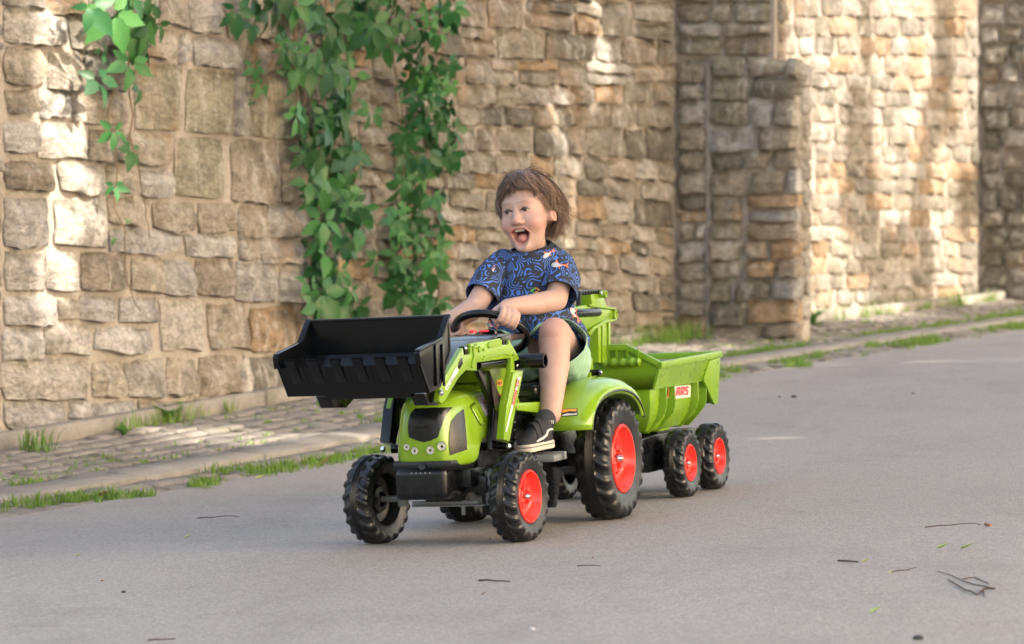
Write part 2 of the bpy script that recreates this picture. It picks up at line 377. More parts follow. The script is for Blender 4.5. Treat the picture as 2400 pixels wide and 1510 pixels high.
# the wall beyond the picture's left edge and above it
coursed(FA, WA, [-260, 2], [[y, y - 4] for y in range(-226, 1060, 78)], (80, 150), PAL, 7)
coursed(FA, WA, [-1100, -264], [[y, y - 8] for y in range(-226, 1180, 82)], (110, 190), PAL, 8)
coursed(FA, WA, [4, 716], [[-240, -225], [-175, -160], [-118, -104], [-66, -64]], (70, 130), PAL, 7)
rB = [[-330, -280, -270], [-270, -225, -215], [-215, -170, -165], [-160, -120, -118], [-100, -70, -70], [-35, -10, 5], [30, 50, 100], [105, 130, 150], [175, 198, 195], [232, 248, 240], [280, 295, 298], [338, 350, 375], [392, 400, 425], [434, 440, 470], [478, 482, 535], [520, 524, 575], [560, 562, 604], [606, 604, 650], [654, 650, 690], [704, 700, 735], [756, 752, 768], [810, 800, 792], [864, 842, 812]]
coursed(FB, WB, [722, 1040, 1581], rB, (44, 92), PAL + [ORG, BRN, DRK, DRK], 6, .040, .86)
# buttress 1: the end face looks towards the camera
pB = P0 + E2 * hB1
FE = Face(pB, N2, -E2)
wU = FE.at(1815, 300)[0]; wL = FE.at(1868, 300)[0]; zl = FE.at(1700, 150)[1]
WE = wallbox(FE, -.02, wU, zl - .05, 3.3, .20, 'dark weathered stone buttress right of the boy, with a stepped ledge near its top', 'buttress', 'buttress')
FE2 = Face(pB - E2 * .022, N2, -E2)
b = MB(); a0 = [FE2.pt(FE2.at(1655, 300)[0], 0, 0), FE2.pt(wL, 0, 0), FE2.pt(wL, 0, -.24), FE2.pt(FE2.at(1655, 300)[0], 0, -.24)]
b.prism([(p[0] - WE.location.x, p[1] - WE.location.y, -.9 - WE.location.z) for p in a0], (0, 0, zl + .9))
b.prism([(p[0] - WE.location.x, p[1] - WE.location.y, -.9 - WE.location.z) for p in [FE.pt(-.02, 0, 0), FE.pt(wL - .04, 0, 0), FE.pt(wL - .04, 0, -.14), FE.pt(-.02, 0, -.14)]], (0, 0, zl + .9 - .04))
b.done('stepped_base', M['mortar'], WE, smooth=False)
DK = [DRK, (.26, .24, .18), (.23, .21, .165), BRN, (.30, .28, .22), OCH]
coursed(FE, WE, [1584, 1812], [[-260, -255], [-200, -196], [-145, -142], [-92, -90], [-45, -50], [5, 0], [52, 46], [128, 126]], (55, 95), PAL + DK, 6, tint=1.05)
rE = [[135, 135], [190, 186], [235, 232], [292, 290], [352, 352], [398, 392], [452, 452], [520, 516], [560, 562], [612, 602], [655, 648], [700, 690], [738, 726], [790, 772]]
coursed(FE, WE, [1584, 1662], [[a_[0], a_[0]] for a_ in rE], (45, 80), PAL + [ORG, BRN], 6, tint=1.15)  # inner corner stones lightened in colour to offset the shade there
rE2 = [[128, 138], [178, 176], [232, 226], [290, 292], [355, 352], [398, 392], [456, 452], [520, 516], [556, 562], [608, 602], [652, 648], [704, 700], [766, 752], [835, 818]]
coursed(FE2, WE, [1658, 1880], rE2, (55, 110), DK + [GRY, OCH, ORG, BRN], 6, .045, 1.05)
FU1 = Face(FE.pt(wU, 0, 0)[:2], E2, N2)
coursed(FU1, WE, [1818, 1838], [[y, y] for y in (-260, -200, -150, -100, -60, -5, 50, 95, 140)], (30, 40), PAL, 3, .03)
FL1 = Face(FE2.pt(wL, 0, 0)[:2], E2, N2)
coursed(FL1, WE, [FL1_x0 := 1872, FL1_x0 + 26], [[y, y] for y in (150, 200, 262, 318, 372, 420, 476, 530, 585, 632, 690, 745)], (30, 40), PAL, 3, .03)
# wall behind the buttress, and a second buttress at the right edge
FC = nface(0.)
hC0 = hB1 + .1; hC1 = FC.at(2294, 500)[0]
WC = wallbox(FC, hC0, hC1 + .02, -.9, 3.6, .6, 'sunlit stretch of warm stone wall at the right, beyond the dark buttress')
rC = [[-250, -250], [-200, -200], [-155, -155], [-110, -110], [-60, -60], [-10, -10], [35, 40], [80, 85], [125, 130], [165, 180], [200, 215], [240, 255], [280, 300], [330, 340], [375, 380], [410, 420], [450, 455], [490, 490], [525, 530], [560, 565], [600, 600], [640, 635], [682, 665], [725, 696]]
coursed(FC, WC, [1800, 2292], rC, (34, 66), PAL + [ORG, LIT, OCH, (.44, .34, .25)], 5, .026, .84)
pC = P0 + E2 * hC1; FG = Face(pC, N2, -E2)
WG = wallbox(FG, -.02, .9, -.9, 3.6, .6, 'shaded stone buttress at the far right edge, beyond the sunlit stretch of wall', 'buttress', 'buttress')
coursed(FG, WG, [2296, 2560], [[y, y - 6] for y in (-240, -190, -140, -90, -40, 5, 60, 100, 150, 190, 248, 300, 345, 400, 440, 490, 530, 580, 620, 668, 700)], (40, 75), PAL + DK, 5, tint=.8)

# ------------------------------------------------------------------ kerbs, cobbles
def block(u0, u1, w0, w1, h0, h1, jit=.004):
    V = []
    for h in (h0, h1):
        for (u, w) in ((u0, w0), (u0, (w0 + w1) / 2), (u0, w1), (u1, w1), (u1, (w0 + w1) / 2), (u1, w0)):
            x, y, z = gp(u + random.uniform(-jit, jit), w + random.uniform(-jit, jit), h + (random.uniform(-jit, jit) if h == h1 else 0)); V.append((x, y, z))
    Fc = [(0, 1, 4, 5), (1, 2, 3, 4), (6, 11, 10, 7), (7, 10, 9, 8)] + [(i, i + 6, (i + 1) % 6 + 6, (i + 1) % 6) for i in range(6)]
    return V, [f[::-1] for f in Fc]
def blockobj(name, par, V, Fc, m, bev=.006):
    bm = bmesh.new(); c0 = np.mean(V, 0); vs = [bm.verts.new(np.array(v) - c0) for v in V]
    for f in Fc: bm.faces.new([vs[i] for i in f])
    bmesh.ops.recalc_face_normals(bm, faces=bm.faces)
    if bev: bmesh.ops.bevel(bm, geom=[e for e in bm.edges if e.calc_face_angle(0) > .6], offset=bev, segments=1, affect='EDGES')
    me = bpy.data.meshes.new(name); bm.to_mesh(me); bm.free(); me.polygons.foreach_set('use_smooth', [True] * len(me.polygons)); me.set_sharp_from_angle(angle=R(50))
    o = link(name, me, par, m); o.location = c0 - np.array(par.location); return o
KS = empty('kerb', gp(0, .16)); kind(KS, 'structure')
u = -4.
while u < hB1 - .1 or u < 14:
    l_ = random.uniform(.7, 1.1)
    if u + l_ > hB1 - .15 and u < hB1 + .75: u = max(u + .1, hB1 + .75); 
    V, Fc = block(u, u + l_ - .012, .13, .205, -.03, .058, .006); blockobj('kerb_stone', KS, V, Fc, M['kerb']); u += l_
ED = empty('edging_strip', gp(0, 1.08)); kind(ED, 'structure')
u = -4.
while u < 16:
    l_ = random.uniform(.8, 1.2); V, Fc = block(u, u + l_ - .01, .96, 1.13, -.05, .014, .006); blockobj('edging_stone', ED, V, Fc, M['kerb']); u += l_
pav = bpy.data.objects['pavement']
cob = []
for r_ in range(7):
    w0 = .215 + r_ * .106; u = -3.2 + random.random() * .1
    while u < 15:
        l_ = random.uniform(.13, .21); cob.append((u, u + l_ - .016, w0, w0 + .092)); u += l_
for r_ in range(2):
    w0 = 1.145 + r_ * .118; u = -3.2
    while u < 15:
        l_ = random.uniform(.13, .2); cob.append((u, u + l_ - .02, w0, w0 + .10)); u += l_
cob.sort(key=lambda c_: abs(c_[0] + 1.6) if c_[0] < -1.6 else c_[0] + 1.6)
VV, FF = [], []
for i, (a_, b_, c_, d_) in enumerate(cob):
    hh = random.uniform(-.003, .003); V, Fc = block(a_, b_, c_, d_, -.03, hh, .006)
    if i < 290: blockobj('cobblestone', pav, V, Fc, M['cobble'], .008)
    else: k = len(VV); VV += V; FF += [tuple(q + k for q in f) for f in Fc]
kind(from_np('cobblestones', VV, FF, pav, M['cobble'], smooth=False), 'stuff')

# ------------------------------------------------------------------ creeper, grass, weeds, shade trees
def leaflet(L_, W_, n=6, serr=.10, fold=.16, droop=.22):
    V, Fc = [], []
    for i in range(n + 1):
        t_ = i / n; w = W_ * (max(0, math.sin(math.pi * min(1, t_ * .97 + .015) ** .78)) ** 1.15) * (1 + (serr if i % 2 else -serr)); w = max(w, .0005) if i < n else .0004
        y = L_ * t_; z = -droop * L_ * t_ * t_
        V += [(-w, y - (serr * L_ * .35 if i % 2 else 0), z + w * fold), (0, y, z), (w, y - (serr * L_ * .35 if i % 2 else 0), z + w * fold)]
    for i in range(n):
        a = i * 3; Fc += [(a, a + 1, a + 4, a + 3), (a + 1, a + 2, a + 5, a + 4)]
    return np.array(V), Fc
def creeper_leaf(var):
    """five leaflets spread like a hand; local: z out of the wall, y up"""
    r_ = random.Random(var); V, Fc = [], []
    for k, a in enumerate((-120, -61, 0, 61, 120)):
        a = R(a + r_.uniform(-9, 9)); L_ = (.62, .85, 1., .85, .62)[k] * r_.uniform(.85, 1.12); v, f = leaflet(L_, L_ * r_.uniform(.24, .29), 8, .12, r_.uniform(.05, .3), r_.uniform(.05, .4))
        v[:, 1] += .14
        tw = r_.uniform(-.6, .6); ct, st_ = math.cos(tw), math.sin(tw); x = v[:, 0] * ct + v[:, 2] * st_; z = -v[:, 0] * st_ + v[:, 2] * ct; v[:, 0], v[:, 2] = x, z
        ca, sa = math.cos(a), math.sin(a); x = v[:, 0] * ca - v[:, 1] * sa; y = v[:, 0] * sa + v[:, 1] * ca; v[:, 0], v[:, 1] = x, -y
        v[:, 2] += r_.uniform(-.10, .14)
        o = len(V); V += v.tolist(); Fc += [tuple(q + o for q in g) for g in f]
    me = bpy.data.meshes.new('leaf'); me.from_pydata(V, [], Fc); me.materials.append(M['leaf']); me.polygons.foreach_set('use_smooth', [True] * len(Fc)); return me
LM = [creeper_leaf(i) for i in range(10)]
def wall_pt(x, y, d):
    f = FA if x < 716 else FB; f2 = Face(f.p + f.N * d, f.H, f.N); h, z = f2.at(x, y); return Vector(f2.pt(h, z, 0))
WR = Matrix.Rotation(math.atan2(N2[1], N2[0]) + math.pi / 2, 4, 'Z') @ Matrix.Rotation(math.pi / 2, 4, 'X')   # local z -> wall normal, y -> up
def vine(label, stems, leaves, group=None):
    base = wall_pt(*stems[0][0], .05); root = empty('creeper_vine', base); tag(root, label, 'creeper')
    if group: root['group'] = group
    inv = Matrix.Translation(-base)
    b = MB()
    for s_ in stems:
        pts = []
        for (x, y), (x2, y2) in zip(s_, s_[1:]):
            for k in range(4): q = k / 4; pts.append(inv @ (wall_pt(x + (x2 - x) * q, y + (y2 - y) * q, .08) + Vector(mnoise.noise_vector(Vector((x * .05, (y + (y2 - y) * q) * .02, q)))) * .03))
        pts.append(inv @ wall_pt(*s_[-1], .07)); n = len(pts)
        b.tube(pts, [.0045 * (1 - .65 * i / n) for i in range(n)], 5)
    b.done('stem', M['stem'], root)
    for (x, y, r_, ang, side, tone, d) in leaves:
        p = wall_pt(x, y, d); s_ = 1.2 * r_ * (p - CAM).length / F
        o = link('leaf', random.choice(LM), root)
        rot = WR @ Matrix.Rotation(R(side), 4, 'Y') @ Matrix.Rotation(R(random.uniform(-30, 12)), 4, 'X') @ Matrix.Rotation(R(ang), 4, 'Z')
        o.matrix_local = inv @ Matrix.Translation(p) @ rot @ Matrix.Diagonal((s_, s_, s_, 1))
        o.color = (tone, tone, tone * .95, 1)
    return root
u_ = random.uniform
vine('short creeper spray with large light green leaves hanging at the upper left corner',
     [[(262, -60), (290, 120), (255, 260), (268, 440), (300, 640), (330, 730)], [(320, -40), (300, 180), (318, 360), (345, 520), (350, 560)]],
     [(262, 30, 82, 10, -40, 1.5, .2), (318, 34, 80, -12, -15, 1.15, .16), (305, 150, 54, -6, -40, 1.55, .16), (228, 188, 56, 14, -20, .85, .14), (322, 206, 36, -30, 10, .8, .12), (266, 306, 42, 0, -40, 1.35, .14), (306, 350, 38, -25, -10, 1., .1),
      (270, 436, 30, 8, -50, 1.7, .1), (345, 66, 58, -18, 15, .8, .18), (372, 52, 46, -40, -30, .75, .15), (212, 12, 60, 40, -40, 1.5, .2), (322, 96, 50, 12, 20, .65, .12), (240, 120, 34, 30, 10, .8, .1), (350, 10, 60, -20, 20, .9, .2), (300, -20, 70, 30, -20, .8, .2), (268, 560, 12, 0, 0, 1.5, .08), (300, 516, 13, 0, 0, 1.4, .08)])
vine('thin creeper tendril with a few small leaves, over the large stone blocks',
     [[(600, -40), (590, 120), (600, 180), (588, 260), (600, 300), (632, 326)]],
     [(553, 22, 50, 12, -30, .95, .14), (592, 52, 40, -10, -20, .95, .14), (596, 155, 32, 0, -35, 1.2, .1), (614, 200, 28, -30, -20, 1.1, .1), (590, 238, 15, 0, 0, .9, .08), (628, 30, 60, -10, 10, .65, .12), (588, 0, 44, 30, 0, .7, .1)])
lv = []
for k in range(118):
    y = u_(-60, 725); cx = np.interp(y, [-60, 0, 150, 300, 450, 600, 730], [755, 760, 765, 765, 780, 785, 785]); hw = np.interp(y, [-60, 60, 200, 330, 440, 560, 700], [135, 115, 88, 62, 58, 78, 60])
    x = cx + u_(-1, 1) * hw; lv.append((x, y, u_(38, 62), u_(-35, 35) - (x - cx) * .25, u_(-45, 20), u_(.55, 1.25), u_(.06, .30)))
lv += [(560 + 130, 120, 40, 10, 0, .6, .1), (868, 262, 44, -30, -20, .9, .2), (878, 60, 60, -45, -50, .9, .25), (905, 105, 50, -60, -60, .9, .2), (850, 500, 36, -40, 0, .8, .1), (880, 610, 36, -60, -20, 1., .1)]
vine('widest, leafiest curtain of creeper, hanging on the wall behind the black bucket',
     [[(690, -60), (694, 150), (700, 280), (722, 400), (735, 440), (748, 600)], [(688, 60), (712, 230), (712, 330), (735, 450)], [(770, -60), (760, 200), (770, 400), (765, 600), (780, 740)], [(820, 300), (850, 350), (895, 385)], [(722, 590), (728, 660), (722, 720)], [(745, 590), (748, 680)], [(840, -60), (850, 60), (900, 110)]], lv)
lv = []
for k in range(135):
    y = u_(-60, 725); cx = np.interp(y, [-60, 0, 150, 300, 450, 600, 730], [975, 985, 990, 1010, 985, 980, 985]); hw = np.interp(y, [-60, 60, 200, 330, 440, 560, 700], [80, 78, 62, 62, 58, 58, 60])
    x = cx + u_(-1, 1) * hw; lv.append((x, y, u_(26, 44), u_(-40, 40), u_(20, 75) * random.choice((-1, 1)), u_(.55, 1.3), u_(.05, .32)))
vine('narrower creeper strand with small side-on leaves, between the widest curtain and the boy',
     [[(930, -60), (925, 150), (940, 300), (945, 440), (950, 600), (962, 740)], [(975, -60), (965, 150), (948, 250), (942, 420), (955, 640)], [(1000, -60), (990, 200), (1020, 330), (1000, 500), (1010, 700)]], lv)

def grass_mesh(name, spots, par=None):
    V, Fc = [], []
    for (x, y, z, hh, n, rad) in spots:
        for k in range(n):
            a = u_(0, 6.28); r_ = rad * math.sqrt(random.random()); bx, by = x + r_ * math.cos(a), y + r_ * math.sin(a)
            h_ = hh * u_(.45, 1.15); ln = u_(.1, .75) * h_; aa = u_(0, 6.28); dx, dy = math.cos(aa) * ln, math.sin(aa) * ln; w = u_(.0011, .0026); px_, py_ = -math.sin(aa) * w, math.cos(aa) * w
            o = len(V)
            V += [(bx - px_, by - py_, z), (bx + px_, by + py_, z), (bx + dx * .35 - px_ * .8, by + dy * .35 - py_ * .8, z + h_ * .6), (bx + dx * .35 + px_ * .8, by + dy * .35 + py_ * .8, z + h_ * .6), (bx + dx, by + dy, z + h_ * .9)]
            Fc += [(o, o + 1, o + 3, o + 2), (o + 2, o + 3, o + 4)]
    return from_np(name, V, Fc, par, M['grass'], smooth=False)
def gspot(u, w, h, n, rad): x, y, z = gp(u, w, -.006); return (x, y, z, h, n, rad)
sp = []
def dens(u, w, th): return mnoise.noise(Vector((u * .9 + 11, w * 1.6, 0))) + .55 * mnoise.noise(Vector((u * 4.1, w * 5, 5))) > th
for k in range(3600):                                   # strip between the edging and the road
    u = u_(-3.4, 14); w = random.gauss(1.32, .065)
    if 1.14 < w < 1.47 and dens(u, w, .03): sp.append(gspot(u, w, u_(.022, .055), random.randint(7, 16), .028))
for k in range(1900):                                   # inner edge of the edging strip
    u = u_(-3.4, 14); w = random.gauss(.925, .04)
    if w < .965 and dens(u + 3, w, .03): sp.append(gspot(u, w, u_(.022, .055), random.randint(7, 14), .028))
for k in range(1500):                                   # joints of the cobbles
    u = u_(-3.4, 14); w = .207 + .106 * random.randint(1, 7)
    if dens(u + 7, w * 1.3, .16): sp.append(gspot(u, w, u_(.012, .035), random.randint(4, 8), .02))
for k in range(900):                                    # foot of the kerb and of the wall
    u = u_(-3.4, 14); w = random.choice((.22, .225, .08, .05))
    if dens(u + 20, w, -.02) and not (hB1 - .2 < u < hB1 + .6 and w < .6): sp.append(gspot(u, w, u_(.05, .12), random.randint(7, 14), .04))
tag(kind(grass_mesh('grass', sp), 'stuff'), 'short green grass growing along the edging strip and in the cobble joints', 'grass')
def tuft(px, py, h, n, rad, label, name='grass_tuft', cat='grass tuft', broad=False):
    u, w = pix_ground(px, py); x, y, z = gp(u, w); 
    if broad:
        root = empty(name, (x, y, z)); 
        for k in range(n):
            a = k * 2.4 + u_(-.3, .3); L_ = h * u_(.6, 1.1); v, f = leaflet(L_, L_ * .24, 6, .04, .3, u_(.3, .9))
            o = from_np('leaf', v, f, root, M['weed']); o.rotation_euler = (R(u_(25, 75)), 0, a); o.color = (u_(.7, 1.3),) * 3 + (1,)
    else:
        root = grass_mesh(name, [(0, 0, 0, h, n, rad)]); root.location = (x, y, z - .004)
    return tag(root, label, cat)
tuft(340, 985, .15, 11, .05, 'broad-leaved weed with one big drooping leaf growing at the wall kerb on the left', 'plantain_weed', 'weed', True)
tuft(290, 1022, .07, 8, .05, 'low dark green weed on the cobbles just left of the broad-leaved weed', 'low_weed', 'weed', True)
tuft(395, 990, .10, 8, .05, 'upright fresh green weed at the kerb just right of the broad-leaved weed', 'upright_weed', 'weed', True)
tuft(495, 950, .09, 8, .05, 'small leafy weed on the kerb top, left of the bucket', 'leafy_weed', 'weed', True)
tuft(85, 1058, .11, 90, .07, 'tall grass tuft at the kerb in the left margin')
tuft(1560, 805, .14, 120, .12, 'bright grass clump at the kerb behind the trailer, nearest to it')
tuft(1620, 795, .13, 110, .12, 'bright grass clump at the kerb, in the middle of three behind the trailer')
tuft(1700, 780, .12, 110, .12, 'grass clump at the kerb beside the foot of the dark buttress')
tuft(2100, 725, .20, 130, .12, 'tall sunlit grass clump at the kerb by the sunlit wall stretch')
tuft(1900, 762, .16, 14, .1, 'dark leafy weed at the outer corner of the dark buttress foot', 'corner_weed', 'weed', True)
tuft(1870, 862, .06, 150, .08, 'bright green grass clump on the road edge right of the trailer')
tuft(2290, 690, .12, 110, .12, 'grass clump by the foot of the far right buttress')

# litter on the road
def rp(px, py, h=.0): u, w = pix_ground(px, py); return Vector(gp(u, w, h))
def litter_path(name, pts, r_, label, cat, m, extra=()):
    P = [rp(*p) for p in pts]; o0 = P[0].copy(); b = MB()
    def one(Q, r0):
        QQ = []
        for a, c_ in zip(Q, Q[1:]): QQ += [a, (a + c_) / 2 + Vector((0, 0, .001)) + Vector(mnoise.noise_vector(a * 20)) * .003]
        QQ.append(Q[-1]); QQ = [q - o0 + Vector((0, 0, r0)) for q in QQ]; n = len(QQ); b.tube(QQ, [r0 * (1 - .5 * i / n) for i in range(n)], 6)
    one(P, r_)
    for e in extra: one([rp(*p) for p in e], r_ * .6)
    o = b.done(name, m, None); o.location = o0; return tag(o, label, cat)
litter_path('fallen_branch', [(2332, 1382), (2305, 1384), (2290, 1398), (2262, 1388), (2222, 1362)], .0022, 'forked dry branch lying on the road at the lower right', 'branch', M['twig'],
            [[(2332, 1384), (2280, 1374), (2250, 1362), (2198, 1342)], [(2258, 1362), (2285, 1355), (2318, 1372)], [(2304, 1384), (2308, 1400)]])
litter_path('twig', [(2168, 1238), (2230, 1234), (2274, 1228), (2298, 1232)], .0013, 'long thin twig on the road at the right, above the forked branch', 'twig', M['twig'])
litter_path('twig', [(1964, 1319), (1995, 1319), (2012, 1322)], .0022, 'short dark twig with a pale leaf at its end, left of the forked branch', 'twig', M['twig'])
litter_path('twig', [(2090, 1343), (2125, 1339), (2148, 1333)], .0012, 'hair-thin twig between the short dark twig and the forked branch', 'twig', M['twig'])
litter_path('twig', [(1122, 1363), (1160, 1364), (1194, 1367)], .0022, 'short brown twig on the road below the near front wheel', 'twig', M['twig'])
litter_path('twig', [(462, 1217), (500, 1214), (540, 1212), (560, 1214)], .0016, 'reddish twig on the road left of the front wheel', 'twig', M['twig'])
litter_path('twig', [(346, 1503), (380, 1502), (412, 1501)], .0016, 'thin reddish twig at the bottom edge, left', 'twig', M['twig'])
litter_path('twig', [(1352, 1329), (1380, 1328), (1408, 1329)], .0014, 'fine straight twig on the road below the large rear wheel', 'twig', M['twig'])
mw = mat('cut_wood', (.35, .17, .09), .8); my = mat('yellow_leaf', (.50, .50, .12), .6); mo = mat('brown_leaf', (.25, .12, .05), .7); mg = mat('pale_green_leaf', (.30, .42, .08), .5); mb = mat('dark_pebble', (.03, .03, .032), .7); mwht = mat('pale_scrap', (.5, .5, .48), .7)
litter_path('wood_stub', [(2310, 1233), (2322, 1236)], .005, 'small stub of reddish wood at the right edge, next to the long thin twig', 'wood stub', mw)
def litter_leaf(px, py, L_, ang, m, label, curl=.3):
    v, f = leaflet(L_, L_ * .32, 5, .05, .5, -curl); o = from_np('fallen_leaf', v, f, None, m); o.location = rp(px, py, .004); o.rotation_euler = (R(6), 0, R(ang)); return tag(o, label, 'leaf')
litter_leaf(2195, 1290, .032, -80, mg, 'left one of two pale green leaves side by side on the road')
litter_leaf(2250, 1292, .034, -100, mg, 'right one of two pale green leaves side by side on the road')
litter_leaf(2018, 1323, .022, -85, my, 'small yellow leaf at the tip of the short dark twig')
litter_leaf(2082, 1350, .016, -60, my, 'tiny yellow leaf at the lower end of the hair-thin twig')
litter_leaf(2040, 1442, .028, -60, mg, 'curled light green leaf alone on the road near the bottom right')
litter_leaf(430, 1266, .024, -80, my, 'small yellow leaf on the road left of the far front wheel')
litter_leaf(176, 1308, .018, -70, mg, 'tiny greenish leaf on the road near the left edge')
litter_leaf(1128, 1398, .014, -70, mo, 'tiny orange-brown leaf below the short brown twig')
litter_leaf(745, 1095, .05, -70, mo, 'brown leaf on the grass strip just left of the front wheel', .6)
litter_leaf(600, 1126, .035, -60, my, 'yellow leaf in the grass strip under the bucket')
litter_leaf(1230, 1398 - 330, .0, 0, mo, '') if False else None
litter_leaf(1655, 905, .06, -80, mo, 'brown leaf on the road edge just behind the trailer')
litter_leaf(1845, 862, .05, -60, my, 'yellow leaf in the grass at the road edge right of the trailer')
litter_leaf(220, 1168, .055, -90, mo, 'dry pale brown leaf on the edging strip at the left')
def pebble(px, py, s_, m, label):
    bm = bmesh.new(); bmesh.ops.create_icosphere(bm, subdivisions=2, radius=s_)
    for v in bm.verts: v.co = v.co * (1 + .35 * mnoise.noise(v.co * (.9 / s_) + Vector((px, py, 0)))); v.co.z *= .55
    me = bpy.data.meshes.new('pebble'); bm.to_mesh(me); bm.free(); o = link('pebble', me, None, m); o.location = rp(px, py, s_ * .3); return tag(o, label, 'pebble')
pebble(1861, 932, .012, mb, 'dark pebble on the road right of the trailer, the larger of two')
pebble(1827, 932, .006, mb, 'small dark pebble just left of the larger one, right of the trailer')
pebble(2152, 1500, .010, mb, 'dark pebble at the bottom edge, right')
pebble(290, 1391, .006, mb, 'small dark pebble on the road at the lower left')
pebble(2140, 924, .006, mb, 'single dark pebble far up the road at the right')
pebble(1150, 1265, .004, mo, 'tiny orange crumb on the road in front of the near front wheel')
pebble(240, 1364, .004, mo, 'tiny brown crumb near the left edge of the road')
pebble(1248, 1478, .006, mwht, 'pale crumpled scrap at the bottom edge, in the middle')
pebble(1390, 1310, .003, mo, 'tiny brown crumb under the large rear wheel')

# trees beyond the right side of the road: they shade the place, with gaps for the sun flecks
lit = []
def fleck(px, py, r_, wall=True):
    if wall: f = FA if px < 718 else FB; h, z = f.at(px, py); P = np.array(f.pt(h, z, 0))
    else: u, w = pix_ground(px, py); P = np.array(gp(u, w))
    lit.append((P, r_ * (.72 if wall and px < 718 else 1)))
for a in [(140, 345, .20), (175, 300, .14), (165, 395, .14), (110, 330, .14), (130, 560, .10), (190, 490, .14), (95, 680, .14), (130, 700, .09), (90, 620, .08), (200, 440, .10), (215, 20, .10), (100, 80, .12), (120, 620, .07),
          (1405, 90, .07), (1405, 150, .09), (1400, 215, .07), (1330, 15, .05), (1385, 10, .11), (1300, 290, .07), (1290, 335, .07), (1335, 470, .06), (1325, 540, .05), (1520, 480, .0)]: fleck(*a)
for a in [(520, 1030, .10), (600, 1028, .13), (690, 1025, .10), (470, 1012, .07), (760, 1030, .06), (560, 1010, .07), (1520, 822, .10), (1600, 818, .12), (1680, 815, .10), (1740, 812, .08), (1790, 1029, .04), (1840, 1029, .04), (1890, 1029, .03),
          (1800, 862, .06), (1900, 856, .05), (2150, 848, .04), (2230, 847, .05), (1980, 748, .15), (2060, 745, .15), (2150, 740, .12)]: fleck(*a, wall=False)
for py in range(-60, 760, 36):                          # the sunlit stretch right of the buttress
    for px in range(1830, 2320, 26):
        nz_ = mnoise.noise(Vector((px * .011, py * .0032, 4.2)))
        strong = (px < 2000) or (2060 < px < 2290 and py < 330) or (2180 < px < 2290)
        if nz_ > (-.12 if strong else .20): fleck(px, py, .14)
LP = np.array([p for p, _ in lit]); LR = np.array([r_ for _, r_ in lit]); S = np.array(SUN)
base_pts = []
g = .30
for u in np.arange(-10, 20, g):
    for w in np.arange(0, 6.2, g * .8):                      # ground
        base_pts.append(gp(u, w))
    for z in np.arange(.3, 4.2, g * .75): q = gp(u, 0); base_pts.append((q[0], q[1], q[2] + z))
base_pts = np.array(base_pts)
TR = [(9.5, 3.), (11.5, 10.5), (14.5, 18.), (18., 26.)]
tree_leaves = [[] for _ in TR]
for lay in range(6):
    J = base_pts + rng.normal(0, .14, base_pts.shape); tt = rng.uniform(8.3, 12.5, len(J)); Q = J + S * tt[:, None]
    for q in Q:
        d = q - LP; k = d @ S; pr = np.linalg.norm(d - k[:, None] * S, axis=1)
        if (pr < LR + .11).any(): continue
        ti = min(range(len(TR)), key=lambda i: (q[0] - TR[i][0]) ** 2 + (q[1] - TR[i][1]) ** 2)
        tree_leaves[ti].append(q)
for ti, (tx, ty) in enumerate(TR):
    root = empty('shade_tree', (tx, ty, .5)); tag(root, ('shade tree nearest the camera, across the road from the wall', 'second shade tree from the camera, across the road from the middle wall', 'third shade tree, across the road from the dark buttress', 'farthest shade tree, up the road beyond the sunlit wall')[ti], 'tree', 'trees shading the road')
    tb = MB(); tb.tube([(0, 0, -1), (.1, 0, 2), (0, .1, 4.5), (-.1, 0, 6.5)], [.3, .24, .18, .08], 10)
    for k in range(7): a = k * .9; tb.tube([(0, 0, 2.6 + k * .45), (math.cos(a) * 1.2, math.sin(a) * 1.4, 4 + k * .45), (math.cos(a) * 2.2, math.sin(a) * 2.8, 5 + k * .3)], [.1, .06, .02], 6)
    tb.done('trunk', M['bark'], root)
    V, Fc = [], []; base = np.array([tx, ty, .5])
    for q in tree_leaves[ti]:
        nr = Vector(rng.normal(0, 1, 3)) * .55 + SUN; nr.normalize(); a = nr.orthogonal().normalized(); b_ = nr.cross(a); c_ = Vector(q - base); o = len(V)
        s1, s2 = u_(.15, .24), u_(.12, .2)
        for (i, j) in ((-1, 0), (-.4, -.8), (.5, -.7), (1, 0), (.4, .8), (-.5, .7)): V.append(tuple(c_ + a * i * s1 + b_ * j * s2))
        Fc.append(tuple(range(o, o + 6)))
    kind(from_np('crown', V, Fc, root, M['canopy'], smooth=False), 'stuff')

# ------------------------------------------------------------------ ride-on tractor: local x forward, y to its left, z up
psi = R(21)
TN = Vector((-GA, -GB, 1)).normalized(); TF = Vector((-math.sin(psi), -math.cos(psi), 0)); TF -= TN * TF.dot(TN); TF.normalize(); TL = TN.cross(TF)
TO = Vector((-.1676052, 9.63896815, .14666449))
TM = Matrix(((TF.x, TL.x, TN.x, TO.x), (TF.y, TL.y, TN.y, TO.y), (TF.z, TL.z, TN.z, TO.z), (0, 0, 0, 1))); TI = TM.inverted()
def at(x, y, f=None, l=None, z=None):
    """tractor-frame point seen at pixel (x, y) with one coordinate known"""
    c = TI @ CAM; v = TI.to_3x3() @ ray(x, y); i, k = (0, f) if f is not None else (1, l) if l is not None else (2, z)
    return c + v * ((k - c[i]) / v[i])
def fzs(pts, l): return [(at(x, y, l=l).x, at(x, y, l=l).z) for x, y in pts]
def root_at(name, label, cat): o = empty(name); o.matrix_basis = TM.copy(); return tag(o, label, cat)
def bvh_of(*obs):
    V, P = [], []
    for o in obs:
        mw_ = TM @ o.matrix_basis if o.parent is not None else o.matrix_basis; k = len(V)
        V += [mw_ @ v.co for v in o.data.vertices]; P += [[i + k for i in p.vertices] for p in o.data.polygons]
    return BVHTree.FromPolygons(V, P)
